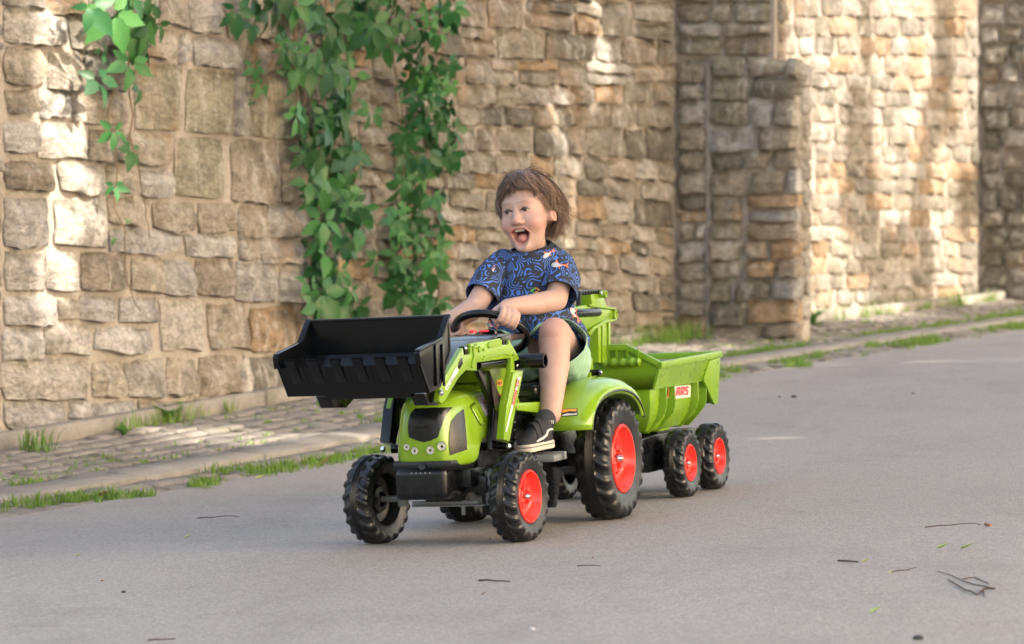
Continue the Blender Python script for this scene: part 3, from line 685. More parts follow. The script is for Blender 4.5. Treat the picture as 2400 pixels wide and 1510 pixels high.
def decal(name, parent, bv, polys, m, off=.0012, cuts=0, thick=0., inv_=None):
    """thin shapes (outlines given where the photo shows them) laid onto a surface"""
    inv_ = inv_ or TI; b = bmesh.new()
    for pl in polys:
        vs = [b.verts.new((x, y, 0)) for x, y in pl]
        b.faces.new(vs)
    if cuts:
        bmesh.ops.triangulate(b, faces=b.faces)
        for k in range(cuts): bmesh.ops.subdivide_edges(b, edges=[e for e in b.edges if e.calc_length() > 6], cuts=1, use_grid_fill=True); bmesh.ops.triangulate(b, faces=b.faces)
    bad = []; last = None
    for v in b.verts:
        d = ray(v.co.x, v.co.y).normalized(); h = bv.ray_cast(CAM, d)
        if h[0] is None: bad.append((v, d)); continue
        n = h[1] if h[1].dot(d) < 0 else -h[1]; last = (h[0] - CAM).length; v.co = inv_ @ (h[0] + n * off)
    for v, d in bad: v.co = inv_ @ (CAM + d * (last or 10))
    if thick: 
        r_ = bmesh.ops.solidify(b, geom=b.faces[:], thickness=-thick)
    bmesh.ops.recalc_face_normals(b, faces=b.faces)
    me = bpy.data.meshes.new(name); b.to_mesh(me); b.free(); me.polygons.foreach_set('use_smooth', [True] * len(me.polygons))
    return link(name, me, parent, m)
GL = {  # block letters on a 5 x 7 grid: rectangles x0 y0 x1 y1
 'C': [(0, 0, 5, 1.6), (0, 1.6, 1.7, 5.4), (0, 5.4, 5, 7), (3.4, 4.4, 5, 5.4), (3.4, 1.6, 5, 2.6)], 'L': [(0, 0, 4.6, 1.6), (0, 1.6, 1.7, 7)],
 'A': [(0, 0, 1.7, 5.4), (3.3, 0, 5, 5.4), (0, 5.4, 5, 7), (1.7, 2.2, 3.3, 3.6)], 'S': [(0, 0, 5, 1.5), (3.3, 1.5, 5, 3.), (0, 3., 5, 4.3), (0, 4.3, 1.7, 5.6), (0, 5.6, 5, 7)],
 '4': [(0, 2, 5, 3.2), (3, 0, 4.4, 7), (0, 3.2, 1.3, 7)], '3': [(0, 0, 5, 1.1), (3.8, 1.1, 5, 7), (0, 5.9, 3.8, 7), (1, 3, 3.8, 4)], '0': [(0, 0, 5, 1.1), (0, 5.9, 5, 7), (0, 1.1, 1.2, 5.9), (3.8, 1.1, 5, 5.9)],
 'R': [(0, 0, 1.2, 7), (1.2, 5.9, 5, 7), (3.8, 3.2, 5, 5.9), (1.2, 3.2, 3.8, 4.2), (3.2, 0, 4.6, 3.2)], 'I': [(1.8, 0, 3.2, 7)], 'O': [(0, 0, 5, 1.1), (0, 5.9, 5, 7), (0, 1.1, 1.2, 5.9), (3.8, 1.1, 5, 5.9)],
 'N': [(0, 0, 1.2, 7), (3.8, 0, 5, 7), (1.2, 4.6, 2.6, 6.6), (2.4, 1.2, 3.8, 4.6)], 'F': [(0, 0, 1.3, 7), (1.3, 5.8, 5, 7), (1.3, 3, 4, 4.1)], '1': [(1.8, 0, 3.2, 7), (1, 5.4, 1.8, 6.4)], '2': [(0, 0, 5, 1.1), (0, 1.1, 1.3, 3.4), (0, 3.4, 5, 4.4), (3.8, 4.4, 5, 7), (0, 5.9, 3.8, 7)], ' ': []}
def word(txt, o, r_, u_v, slant=0., gap=1.2):
    """pixel-space letter shapes: o lower left, r_ vector of one letter advance width, u_v vector of letter height"""
    o = np.array(o, float); r_ = np.array(r_, float) / 5; u2 = np.array(u_v, float) / 7; out = []
    for i, ch in enumerate(txt):
        for (a, b_, c_, d_) in GL[ch]:
            f = lambda x, y: tuple(o + r_ * (x + slant * y + i * (5 + gap)) + u2 * y)
            out.append([f(a, b_), f(c_, b_), f(c_, d_), f(a, d_)])
    return out
def tyre_mesh(rad, wid, nlug, rimr, band=.2, nth=216, inner=True):
    """tread with a ribbed centre band, curved lugs on both shoulders, lettered-looking sidewall ridge"""
    hw = wid / 2
    prof = []   # (axial, radial)
    prof += [(hw * .62, rimr * .94), (hw * .80, rimr), (hw * .86, rimr * 1.05)]
    sw = [(hw * .90, rimr + (rad - rimr) * .22), (hw * .97, rimr + (rad - rimr) * .42), (hw * 1., rimr + (rad - rimr) * .58), (hw * .99, rimr + (rad - rimr) * .72), (hw * .94, rimr + (rad - rimr) * .83), (hw * .84, rad * .965)]
    cr = [(hw * k, rad * (1 - .030 * (k ** 2.2) * .9)) for k in (.74, .64, .54, .44, .34, .27, .22, .19, .16, .13, .10, .07, .04, .01)]
    half = prof + sw + cr; full = half + [(-a, r_) for a, r_ in half[::-1]]
    full = np.array(full); k = len(full); th = np.linspace(0, 2 * np.pi, nth, endpoint=False)
    A, T = np.meshgrid(full[:, 0], th); Rr = np.tile(full[:, 1], (nth, 1)).copy()
    t_ = np.abs(A) / hw; sgn = np.sign(A)
    ph = (T * nlug / (2 * np.pi) + .62 * np.maximum(t_ - band, 0) ** .8 + np.where(sgn > 0, 0, .5)) % 1.
    lug = 1 / (1 + np.exp(-(np.abs(ph - .5) - .20) * -42)); fade = np.clip((Rr - (rimr + (rad - rimr) * .50)) / ((rad - rimr) * .22), 0, 1)
    crown = (t_ > band)
    dz = rad * .050
    Rr = Rr - np.where(crown, (1 - lug) * dz * fade * np.clip((t_ - band) * 14, 0, 1), 0)
    Rr = Rr - np.where(~crown & (np.round(t_ * 100).astype(int) % 6 < 3), rad * .010, 0)
    Ax = A + sgn * lug * hw * .05 * fade * (t_ > .8)
    V = np.stack([np.cos(T) * Rr, Ax, np.sin(T) * Rr], -1).reshape(-1, 3); Fc = []
    for i in range(nth):
        j = (i + 1) % nth
        for q in range(k - 1): Fc.append((i * k + q, i * k + q + 1, j * k + q + 1, j * k + q))
    return V, Fc
def wheel(parent, c, rad, wid, rimr, nlug, side, steer=0., roll=0., cap=True, band=.27):
    """side +1: red dish faces the tractor's left"""
    w = link('wheel', None, parent) if False else empty('wheel'); w.parent = parent
    w.matrix_basis = Matrix.Translation(c) @ Matrix.Rotation(R(steer), 4, 'Z') @ Matrix.Rotation(R(roll), 4, 'Y')
    V, Fc = tyre_mesh(rad, wid, nlug, rimr, band); from_np('tyre', V, Fc, w, M['tyre'], sharp=50)
    s = side; h = wid / 2
    pr = [(h * .86, rimr * 1.02), (h * .93, rimr * .985), (h * .93, rimr * .93), (h * .84, rimr * .90), (h * .42, rimr * .84), (h * .22, rimr * .72), (h * .16, rimr * .42), (h * .34, rimr * .37), (h * .36, rimr * .22), (h * .30, rimr * .18), (h * .30, 0)]
    b = MB(); b.lathe([(s * a, r_) for a, r_ in pr], (0, 0, 0), (0, 1, 0), 56); b.done('rim', M['red'], w, angle=40)
    b = MB()
    for i in range(8):
        a = i * math.pi / 4; b.lathe([(s * h * .15, rimr * .125), (s * h * .56, rimr * .10), (s * h * .52, 0)], (math.cos(a) * rimr * .36, 0, math.sin(a) * rimr * .36), (0, 1, 0), 10)
    for i in range(4):
        a = i * math.pi / 2 + .4; b.lathe([(s * h * .3, rimr * .12), (s * h * .44, rimr * .10), (s * h * .46, 0)], (math.cos(a) * rimr * .66, 0, math.sin(a) * rimr * .66), (0, 1, 0), 10)
    b.done('lug_nuts', M['red'], w, angle=40)
    if cap:
        b = MB(); b.lathe([(s * h * .3, rimr * .13), (s * h * .62, rimr * .12), (s * h * .80, rimr * .07), (s * h * .84, 0)], (0, 0, 0), (0, 1, 0), 16); b.done('hub_cap', M['chrome'], w, angle=60)
    b = MB(); b.lathe([(-s * h * .84, rimr * 1.0), (-s * h * .60, rimr * .93), (-s * h * .1, rimr * .88), (s * h * .05, rimr * .6), (-s * h * .35, rimr * .5), (-s * h * .42, rimr * .3), (-s * h * .1, rimr * .26), (-s * h * .1, .0)], (0, 0, 0), (0, 1, 0), 48); b.done('inner_dish', M['tyre'], w, angle=40)
    return w

T = root_at('ride_on_tractor', 'lime green ride-on toy tractor with black front loader bucket and rear digger arm', 'ride-on toy')
cl = .008
# hood
secs = []
HS = [(.172, .030, .052, .335, .235), (.164, .052, .064, .362, .222), (.150, .062, .074, .385, .213), (.125, .072, .088, .397, .210), (.08, .082, .102, .405, .208), (.03, .088, .112, .412, .207), (.028, .088, .112, .412, .262), (-.04, .092, .118, .416, .275), (-.12, .094, .121, .420, .300), (-.20, .095, .122, .423, .318), (-.34, .095, .122, .425, .330)]
for f, wt, wb, zt, zb in HS:
    zm = zb + (zt - zb) * .55
    half = [(0, zt), (wt * .5, zt - .002), (wt * .85, zt - .010), (wt, zt - .028), (wt + (wb - wt) * .5, zm + .01), (wb, zb + (zt - zb) * .30), (wb * .985, zb + .008), (wb * .93, zb)]
    secs.append([(f, y, z) for y, z in half] + [(f, -y, z) for y, z in half[::-1][:-1]])
b = MB(); b.loft(secs); hood = b.done('hood', M['green'], T, angle=32)
sm = hood.modifiers.new('soften', 'SUBSURF'); sm.levels = 2; sm.render_levels = 2
dg = bpy.context.evaluated_depsgraph_get(); dg.update(); me2 = bpy.data.meshes.new_from_object(hood.evaluated_get(dg)); hood.modifiers.clear(); hood.data = me2
me2.polygons.foreach_set('use_smooth', [True] * len(me2.polygons))
bh = bvh_of(hood)
def zp(x, y): return (930 + x / 4.44, 760 + y / 4.44)
grille = decal('grille', T, bh, [[zp(*p) for p in [(195, 880), (400, 872), (575, 868), (520, 930), (480, 1010), (430, 1175), (360, 1210), (285, 1228), (200, 1205), (128, 1175), (120, 1090), (125, 1000), (150, 930)]]], M['gloss'] if False else M['black'], .0025, 3)
decal('side_grille', T, bh, [[zp(*p) for p in [(690, 885), (705, 1000), (718, 1150), (726, 1305), (640, 1335), (552, 1365), (540, 1250), (545, 1130), (560, 1020), (620, 940)]]], M['black'], .0022, 3)
decal('name_plate', T, bh, [[zp(*p) for p in [(835, 775), (985, 700), (1010, 690), (1040, 900), (1000, 940), (920, 962)]]], M['greyst'], .0018, 2)
decal('lettering', T, bh, word('CLAAS', zp(893, 838), (8.2, -2.0), (0.5, -13.5), .25, .9), M['redtxt'], .003, 0)
decal('lettering', T, bh, word('430', zp(925, 888), (6.4, -1.6), (0.5, -7.5), .2) + word('ARION', zp(935, 922), (6.2, -1.5), (0.5, -7.5), .2), M['darktxt'], .003, 0)
decal('lettering', T, bh, word('CLAAS', zp(192, 1094), (7., -.3), (0, -7.4), .1, .8), M['gloss'], .0045, 0)
# crease lines and bonnet strakes on the side of the hood
for L_ in ([(755, 850), (860, 1040), (905, 1020), (910, 1010), (800, 815)], [(870, 1040), (905, 1020), (900, 1050), (870, 1060)]):
    decal('hood_strake', T, bh, [[zp(*p) for p in L_]], M['green'], .004, 2, .003)
# lamps
for (x, y, r_) in ((105, 1280, 29), (189, 1318, 33), (350, 1312, 36), (467, 1272, 38)):
    cx_, cy_ = zp(x, y); d = ray(cx_, cy_).normalized(); h_ = bh.ray_cast(CAM, d); nn = TI.to_3x3() @ (h_[1] if h_[1].dot(d) < 0 else -h_[1]); p = TI @ h_[0]; nn = (nn + Vector((1.2, 0, 0))).normalized(); rr = r_ / 4.44 / 870 * 1.3
    hl = empty('headlight'); hl.parent = T; hl.location = p
    b = MB(); b.lathe([(-.004, rr * 1.08), (.0025, rr * 1.08), (.003, rr * .98), (-.001, rr * .93)], (0, 0, 0), nn, 24); b.done('bezel', M['green'], hl)
    b = MB(); b.lathe([(.0005, rr * .95), (.0018, rr * .8), (.0010, rr * .6), (.0022, rr * .45), (.0014, rr * .3), (.0026, 0)], (0, 0, 0), nn, 20); b.done('lens', M['lamp'], hl)
    b = MB(); b.lathe([(.0045, rr * .28), (.0055, rr * .2), (.0056, 0)], (rr * .1, rr * .15, 0), nn, 12); b.done('bulb', M['black'], hl)
# nose recess and bumper weight
b = MB(); b.lathe([(-.004, .010), (.0, .010), (.001, 0)], (.176, .002, .216), (1, 0, .2), 14); b.done('tow_notch', M['black'], T)
b = MB(); b.box((.115, -.004, .170), (.13, .150, .088)); bw = b.done('bumper_weight', M['black'], T, bevel=.022, seg=4, angle=60)
b = MB()
for k in range(5): b.box((.182, -.045 + .013 * k + .02, .199), (.004, .003, .004))
for (l_, z_) in ((.05, .18), (.052, .165)): b.lathe([(0, .0035), (.003, .0035), (.004, 0)], (.165, l_ + .012, z_), (.5, .8, 0), 10)
b.done('bolt_heads', M['chrome'], T)
b = MB(); b.box((.05, .085, .178), (.11, .055, .05)); b.box((.06, -.085, .178), (.10, .04, .05)); b.box((.06, 0, .215), (.22, .17, .03)); b.done('front_carrier', M['black'], T, bevel=.008)
b = MB(); b.prism([(.0, l_ + cl, z_) for l_, z_ in ((-.125, .135), (-.07, .135), (-.05, .112), (.05, .112), (.07, .135), (.125, .135), (.125, .175), (.09, .19), (-.09, .19), (-.125, .175))], (.05, 0, 0))
b.lathe([(0, .012), (.003, .012), (.003, .008), (-.003, .007), (-.003, 0)], (.05, .095, .16), (1, 0, 0), 18); b.done('front_axle', M['black'], T, bevel=.004)
for s in (-1, 1): b = MB(); b.tube([(.025, cl + s * .128, .100), (.025, cl + s * .128, .190)], .0155, 18); b.tube([(.025, cl + s * .128, .128), (.025, cl + s * .128, .133)], .018, 18); b.tube([(.025, cl + s * .128, .188), (.025, cl + s * .128, .196)], .007, 12); b.tube([(.025, cl + s * .128, .120), (.025, cl + s * .19, .120)], .009, 12); b.done('king_pin', M['pedal'], T, bevel=.0015)
b = MB(); b.box((.03, cl + .01, .100), (.03, .21, .004)); b.box((.03, cl, .108), (.022, .19, .010)); b.tube([(.035, .058, .075), (.035, .058, .1)], .006, 12); b.tube([(.04, .058, .096), (.04, .058, .1)], .011, 6); b.done('steering_rod', M['pedal'], T, bevel=.001)
# wheels
wheel(T, (.025, .214, .1205), .1205, .078, .070, 20, 1, -4, 12)
wheel(T, (.025, -.197, .1205), .1205, .078, .070, 20, -1, -9, 3)
wheel(T, (-.65, .234, .172), .172, .100, .096, 22, 1, 0, 5)
wheel(T, (-.65, -.204, .172), .172, .100, .096, 22, -1, 0, 0)
# chassis
b = MB(); b.box((-.30, cl, .24), (.85, .12, .10)); b.box((-.12, cl, .245), (.24, .17, .09)); b.box((-.65, cl, .172), (.06, .34, .04)); b.box((-.40, cl, .12), (.10, .10, .16)); b.done('chassis', M['black'], T, bevel=.006)
b = MB(); b.fz(fzs([(1200, 962), (1290, 960), (1300, 1010), (1296, 1055), (1225, 1060), (1190, 1050), (1186, 1000)], .125), .06, .125); sp_ = b.done('side_panel', M['black'], T, bevel=.005)
b = MB()
for (x, y) in ((1206, 990), (1206, 1008), (1207, 1026), (1240, 990), (1241, 1012), (1180, 1085), (1190, 1010), (1168, 1080)): p = at(x, y, l=.135); b.lathe([(0, .0035), (.002, .0035), (.003, 0)], p, (0, 1, 0), 8)
b.done('rivets', M['chrome'], T)
b = MB(); b.fz(fzs([(1268, 1060), (1315, 1050), (1318, 1100), (1305, 1190), (1290, 1190), (1275, 1120)], .11), .06, .11); b.fz(fzs([(1290, 1020), (1370, 1000), (1375, 1060), (1300, 1075)], .12), -.1, .12); b.done('chain_guard', M['black'], T, bevel=.004)
b = MB(); b.tube([(-.33, .08, .15), (-.30, .13, .19), (-.28, .15, .205)], .008, 10); b.tube([(-.36, -.06, .14), (-.42, -.13, .10)], .008, 10); b.lathe([(-.006, .05), (.006, .05), (.006, .0)], (-.42, .05, .13), (0, 1, 0), 24); b.done('crank', M['black'], T)
# pedals
for (c_, nm) in (((-.215, .205, .206), 0), ((-.32, -.17, .16), 1)):
    pd = MB(); pd.box(c_, (.088, .075, .018)); pd.box((c_[0] - .040, c_[1], c_[2] + .004), (.018, .09, .022)); pd.box((c_[0] + .040, c_[1], c_[2] + .002), (.014, .085, .018)); pd.done('pedal', M['pedal'], T, bevel=.004)
# footwell deck and seat
b = MB(); b.fz(fzs([(1205, 945), (1300, 940), (1330, 925), (1325, 975), (1290, 962), (1280, 972), (1208, 962)], .15), -.12, .155); b.box((-.55, cl, .33), (.42, .30, .03)); b.done('deck', M['green'], T, bevel=.004)
b = MB(); b.box((-.52, cl, .384), (.40, .28, .036)); b.fz([(-.70, .38), (-.76, .38), (-.80, .50), (-.77, .50)], cl - .12, cl + .12); b.done('seat', M['black'], T, bevel=.014, seg=3)
# fenders
def fender(s):
    lo, li_ = .284, .150; NS = 26; secs = []
    prof = [(lo - .006, -.014, 0), (lo, 0, 0), (lo - .006, .012, 1), (lo - .026, .026, 1), (lo - .055, .032, 1), (li_ + .03, .032, 1), (li_ + .008, .026, 1), (li_, .012, 1)]
    for i in range(NS + 1):
        a = math.pi * i / NS; a = a * .97 + .0; q = []
        for (l_, dr, _) in prof:
            A_, B_ = .222 + dr * 1.0, .100 + dr * 1.05
            cf = math.copysign(abs(math.cos(a)) ** .9, math.cos(a)); sf = math.sin(a) ** .92
            q.append((-.59 + A_ * cf, s * l_ + cl, .272 + B_ * sf))
        secs.append(q)
    b = MB(); b.loft(secs, cap=False, closed=False); o = b.done('fender', M['green'], T, angle=50)
    md = o.modifiers.new('shell', 'SOLIDIFY'); md.thickness = .003
    b = MB(); pts = [(q[1][0], q[1][1] - s * .004, q[1][2] - .004) for q in secs]; b.tube(pts, .0045, 6); b.done('fender_trim', M['black'], o)
    b = MB()
    b.loft([[(q[-1][0], q[-1][1], q[-1][2]), (q[-1][0], q[-1][1], .27)] for q in secs], cap=False, closed=False); b.done('fender_side', M['green'], o, smooth=False)
    return o
fl = fender(1); fender(-1)
bf = bvh_of(fl)
decal('fender_sticker', T, bf, [[(1317, 960), (1353, 958), (1354, 975), (1318, 977)]], M['darktxt'], .002, 1)
decal('fender_sticker', T, bf, [[(1319, 962), (1351, 960), (1351, 966), (1335, 965), (1319, 969)]], M['orange'], .003, 1)
decal('fender_sticker', T, bf, [[(1319, 974), (1330, 970), (1344, 971), (1352, 969), (1352, 973), (1319, 976)]], M['white'], .003, 1)
# dashboard column and panel
b = MB(); b.fz(fzs([(1141, 862), (1188, 858), (1190, 925), (1180, 948), (1165, 915), (1150, 895)], .10), -.085, .10); dc = b.done('dash_column', M['green'], T, bevel=.004)
decal('warning_sticker', T, bvh_of(dc), [[zp(1035, 586), zp(1092, 578), zp(1094, 640), zp(1038, 645)]], M['orange'], .0015)
decal('warning_mark', T, bvh_of(dc), [[zp(1048, 600), zp(1062, 598), zp(1064, 630), zp(1050, 632)], [zp(1074, 595), zp(1082, 594), zp(1084, 628), zp(1076, 629)]], M['darktxt'], .0025)
b = MB(); b.fz([(-.02, .525), (-.30, .530), (-.30, .545), (-.10, .552), (-.02, .540)], -.12, .13); b.fz([(-.10, .42), (-.32, .42), (-.30, .53), (-.14, .53)], -.07, .08); b.done('dashboard', M['gloss'], T, bevel=.005)
b = MB(); b.lathe([(0, .011), (.006, .011), (.009, .006), (.009, 0)], (-.25, -.005, .552), (0, 0, 1), 16); b.box((-.27, .02, .556), (.03, .02, .006)); b.done('horn_button', M['hotred'], T, bevel=.002)
# steering wheel
sc_ = Vector((-.362, .004, .548)); q = R(35); ux = Vector((math.cos(q), 0, math.sin(q))); un = Vector((-math.sin(q), 0, math.cos(q))); SR = .100
def ring(a): return sc_ + ux * SR * math.cos(a) + Vector((0, 1, 0)) * SR * math.sin(a)
sw = MB(); sw.tube([ring(2 * math.pi * i / 56) for i in range(56)], .0115, 12, closed=True); SWo = sw.done('steering_wheel', M['gloss'], T, angle=80)
b = MB()
for a in (R(95), R(-95), R(180)): b.tube([sc_ - un * .02, sc_ - un * .016 + (ring(a) - sc_) * .5, ring(a)], [.013, .010, .009], 8)
b.lathe([(-.03, .022), (-.005, .026), (.0, .018), (.0, 0)], sc_, un, 20); b.done('spokes', M['gloss'], SWo)
b = MB(); b.tube([sc_ - un * .02, sc_ - un * .14], .014, 12); b.done('steering_column', M['black'], T)
# loader: arms, posts, hydraulics
ARM = [(1036, 947), (1029, 940), (1032, 906), (1038, 891), (1053, 868), (1085, 815), (1088, 832), (1104, 830), (1103, 806), (1174, 793), (1175, 808), (1193, 808), (1193, 796), (1219, 842), (1206, 847), (1207, 868), (1225, 868), (1191, 1039), (1175, 1030), (1182, 947), (1197, 873), (1198, 839), (1118, 850), (1118, 870), (1106, 869), (1092, 868), (1074, 888), (1043, 940)]
AF = fzs(ARM, .172)
for s in (1, -1):
    b = MB(); b.fz(AF, s * .157, s * .172); arm = b.done('loader_arm', M['green'], T, bevel=.0022)
    if s > 0: ba = bvh_of(arm)
    # raised ribs, bosses
    b = MB()
    for Lr in ([(1129, 842), (1133, 836), (1180, 826), (1190, 829), (1192, 834), (1188, 833), (1180, 830), (1135, 840), (1132, 844)], [(1106, 812), (1111, 810), (1113, 838), (1107, 860), (1102, 860), (1108, 836)], [(1142, 806), (1149, 800), (1172, 796), (1173, 810), (1148, 816), (1142, 814)]):
        b.fz(fzs(Lr, .172), s * .171, s * .177)
    for (x, y, r_) in ((1113, 812, .006), (1122, 819, .008), (1105, 859, .004), (1201, 832, .004), (1203, 876, .004), (1196, 912, .004), (1132, 820, .004)): p = at(x, y, l=.172); b.lathe([(-.001, r_), (.005, r_), (.005, r_ * .5), (.003, r_ * .4), (.003, 0)], (p.x, s * .172, p.z), (0, s, 0), 14)
    b.done('arm_ribs', M['green'], arm, bevel=.0008, seg=1)
    # outer cover of the lower leg, leaning out; far one black: shade on green put into colour
    b = MB(); b.fz(fzs([(1201, 872), (1224, 869), (1191, 1036), (1178, 1030), (1185, 950)], .176), s * (.168 if s > 0 else .150), s * .180); lc = b.done('arm_cover', M['green'] if s > 0 else M['gloss'], arm, bevel=.002)
    if s > 0: blc = bvh_of(lc)
    b = MB(); pass
    for q_ in ((fzs([(1084, 812), (1106, 806), (1107, 833), (1088, 836)], .16), .150, .165), (fzs([(1172, 790), (1194, 786), (1196, 812), (1174, 812)], .16), .150, .165), (fzs([(1204, 842), (1222, 838), (1222, 866), (1204, 870)], .16), .15, .168), (fzs([(1075, 848), (1082, 838), (1084, 852), (1077, 865), (1073, 862)], .172), .1715, .1735)):
        b = MB(); b.fz(q_[0], s * q_[1], s * q_[2]); b.done('arm_bracket', M['gloss'], arm, bevel=.0006)
    b = MB()
    for (x, y) in ((1090, 817), (1210, 857), (1029, 921)): p = at(x, y, l=.168); b.lathe([(0, .005), (.004, .005), (.006, .003), (.006, 0)], (p.x, s * .168, p.z), (0, s, 0), 8)
    p = at(1029, 921, l=.168); b.lathe([(0, .009), (.005, .008), (.008, .005), (.008, 0)], (p.x, s * .172, p.z), (0, s, 0), 8)
    p = at(1190, 1046, l=.18); b.lathe([(0, .008), (.008, .008), (.011, .004), (.011, 0)], (p.x, s * .178, p.z), (0, s, 0), 6); b.done('pivot_bolt', M['chrome'], arm)
    PST = [(1120, 868), (1148, 869), (1181, 947), (1175, 1054), (1152, 1054), (1158, 957)]
    b = MB(); b.fz(fzs(PST, .135), s * .119, s * .135); b.done('loader_post', M['gloss'], T, bevel=.003)
    b = MB(); b.fz(fzs([(1192, 872), (1199, 868), (1185, 948), (1180, 945)], .16), s * .152, s * .160); b.done('rear_strut', M['gloss'], T, bevel=.002)
    p = at(1172, 1046, l=.135); b = MB(); b.lathe([(0, .018), (.008, .018), (.008, .012), (.05, .011), (.105, .013), (.135, .013), (.135, 0)], (p.x, s * .045, p.z), (0, s, 0), 20); b.done('mounting_bar', M['gloss'], T)
    # bucket lug
    b = MB(); b.fz(fzs([(998, 922), (1030, 915), (1036, 945), (1032, 950), (1008, 950), (1002, 935)], .155), s * .112, s * .150); b.fz(fzs([(1030, 925), (1060, 925), (1040, 950), (1010, 950)], .155), s * .118, s * .132); b.done('bucket_bracket', M['gloss'], T, bevel=.002)
    b = MB(); p = fzs([(1118, 856), (1200, 846)], .15); b.tube([(p[0][0], s * .15, p[0][1]), (p[1][0], s * .15, p[1][1])], .013, 16); b.done('hydraulic_cylinder', M['gloss'], T)
decal('arm_sticker', T, ba, [[zp(*p) for p in [(618, 440), (640, 480), (520, 690), (500, 680), (500, 655)]]], M['white'], .0012)
decal('lettering', T, ba, word('FL120', zp(524, 672), (2.6, -4.4), (-3.2, -1.9), 0, 1.), M['darktxt'], .002)
decal('arm_sticker', T, blc, [[zp(*p) for p in [(1255, 552), (1285, 545), (1140, 1122), (1128, 1112)]]], M['white'], .0012)
decal('lettering', T, blc, word('CLAAS', zp(1246, 572), (-2.1, 10.2), (5.4, 1.0), .12, 1.), M['redtxt'], .002)
b = MB(); p = at(1180, 853, l=.17); b.tube([(-.135, -.16, .474), (-.135, .17, .474)], .0165, 20); b.done('cross_tube', M['gloss'], T)
b = MB(); b.lathe([(0, .0205), (.07, .0205), (.07, .015), (.045, .014), (.045, 0)], (-.15, .172, .474), (0, 1, 0), 24); b.done('tube_end', M['gloss'], T)
# black cover joining the two arms
af = dict(zip(range(99), AF)); b = MB(); t1, t2, t3 = fzs([(1170, 793), (1100, 800), (1045, 868)], .14); b.fz([t1, t2, t3, (t3[0] - .02, t3[1] - .01), (t2[0] - .012, t2[1] - .014), (t1[0], t1[1] - .012)], -.138, .138); b.done('arm_cover_plate', M['gloss'], T, bevel=.003)
# bucket
BL = .197; bo = lambda x, y: (at(x, y, l=BL).x, at(x, y, l=BL).z)
top, notch, tip, lip, fb, rb_ = bo(1052, 741), bo(1034, 796), bo(981, 826), bo(985, 853), bo(1008, 921), bo(1033, 908)
back = (top[0] - .005, (top[1] + rb_[1]) / 2)
b = MB(); th = .005
shell = [top, back, rb_, fb, lip]; ins = [(top[0] + .008, top[1]), (back[0] + .008, back[1]), (rb_[0] + .008, rb_[1] + .010), (fb[0] - .001, fb[1] + .012), (lip[0] - .007, lip[1])]
for s in range(4): b.fz([shell[s], shell[s + 1], ins[s + 1], ins[s]], -BL, BL)
BK = b.done('bucket', M['bucket'], T, smooth=False)
for s in (1, -1): wl = MB(); wl.fz([top, back, rb_, fb, lip, tip, notch], s * (BL - .001), s * (BL - .006)); wl.done('bucket_side', M['bucket'], BK, bevel=.001)
b = MB()
for s in (1, -1):
    for a_, c_ in ((top, notch), (notch, tip), (tip, lip)):
        d = Vector((c_[0] - a_[0], c_[1] - a_[1])).normalized(); nn = Vector((-d.y, d.x)) * .008
        b.fz([(a_[0] - d.x * .002, a_[1] - d.y * .002), (c_[0] + d.x * .002, c_[1] + d.y * .002), (c_[0] + nn.x, c_[1] + nn.y), (a_[0] + nn.x, a_[1] + nn.y)], s * (BL - .010), s * (BL + .006))
b.fz([(top[0] - .006, top[1] - .006), (top[0] + .010, top[1] - .004), (top[0] + .010, top[1] + .004), (top[0] - .006, top[1] + .004)], -BL - .004, BL + .004)
b.done('bucket_rim', M['bucket'], BK, bevel=.0025)
b = MB(); lf = Vector((fb[0] - lip[0], fb[1] - lip[1])); outn = Vector((-lf.y, lf.x)).normalized() * -1
if outn.x < 0: outn = -outn
for k in range(6):
    y0 = -BL + .030 + k * .0615
    for (t0, t1, ex) in ((-.28, .55, .008),):
        pa = Vector(lip) + lf * t0; pb = Vector(lip) + lf * t1
        b.prism([(pa.x, y0, pa.y), (pa.x + outn.x * ex, y0, pa.y + outn.y * ex), (pb.x + outn.x * .001, y0, pb.y + outn.y * .001), (pb.x, y0, pb.y)], (0, .026, 0))
    b.prism([((Vector(lip) + lf * -.28).x - .012, y0, (Vector(lip) + lf * -.28).y - .002), ((Vector(lip) + lf * -.28).x + outn.x * .008, y0, (Vector(lip) + lf * -.28).y + .001), ((Vector(lip) + lf * -.16).x + outn.x * .008, y0, (Vector(lip) + lf * -.16).y), ((Vector(lip) + lf * -.16).x - .010, y0, (Vector(lip) + lf * -.16).y)], (0, .026, 0))
    b.prism([((Vector(lip) + lf * .02).x, y0 + .040, (Vector(lip) + lf * .02).y), ((Vector(lip) + lf * .02).x + outn.x * .0022, y0 + .040, (Vector(lip) + lf * .02).y), ((Vector(lip) + lf * .7).x + outn.x * .0005, y0 + .040, (Vector(lip) + lf * .7).y), ((Vector(lip) + lf * .7).x, y0 + .040, (Vector(lip) + lf * .7).y)], (0, .0015, 0))
b.done('bucket_teeth', M['bucket'], BK, bevel=.002)
b = MB()
for s in (1,):
    for (x0, x1) in ((1018, 1022), (1034, 1038)): b.fz([bo(x0, 808), bo(x1, 806), bo(x1 + 3, 905), bo(x0 + 3, 905)], s * BL, s * (BL + .004))
b.done('bucket_gussets', M['bucket'], BK, bevel=.001)
b = MB()
b.fz([bo(1028, 915), bo(1034, 905), bo(1036, 925), bo(1030, 930)], -.12, .12); b.done('bucket_hinge', M['gloss'], BK)
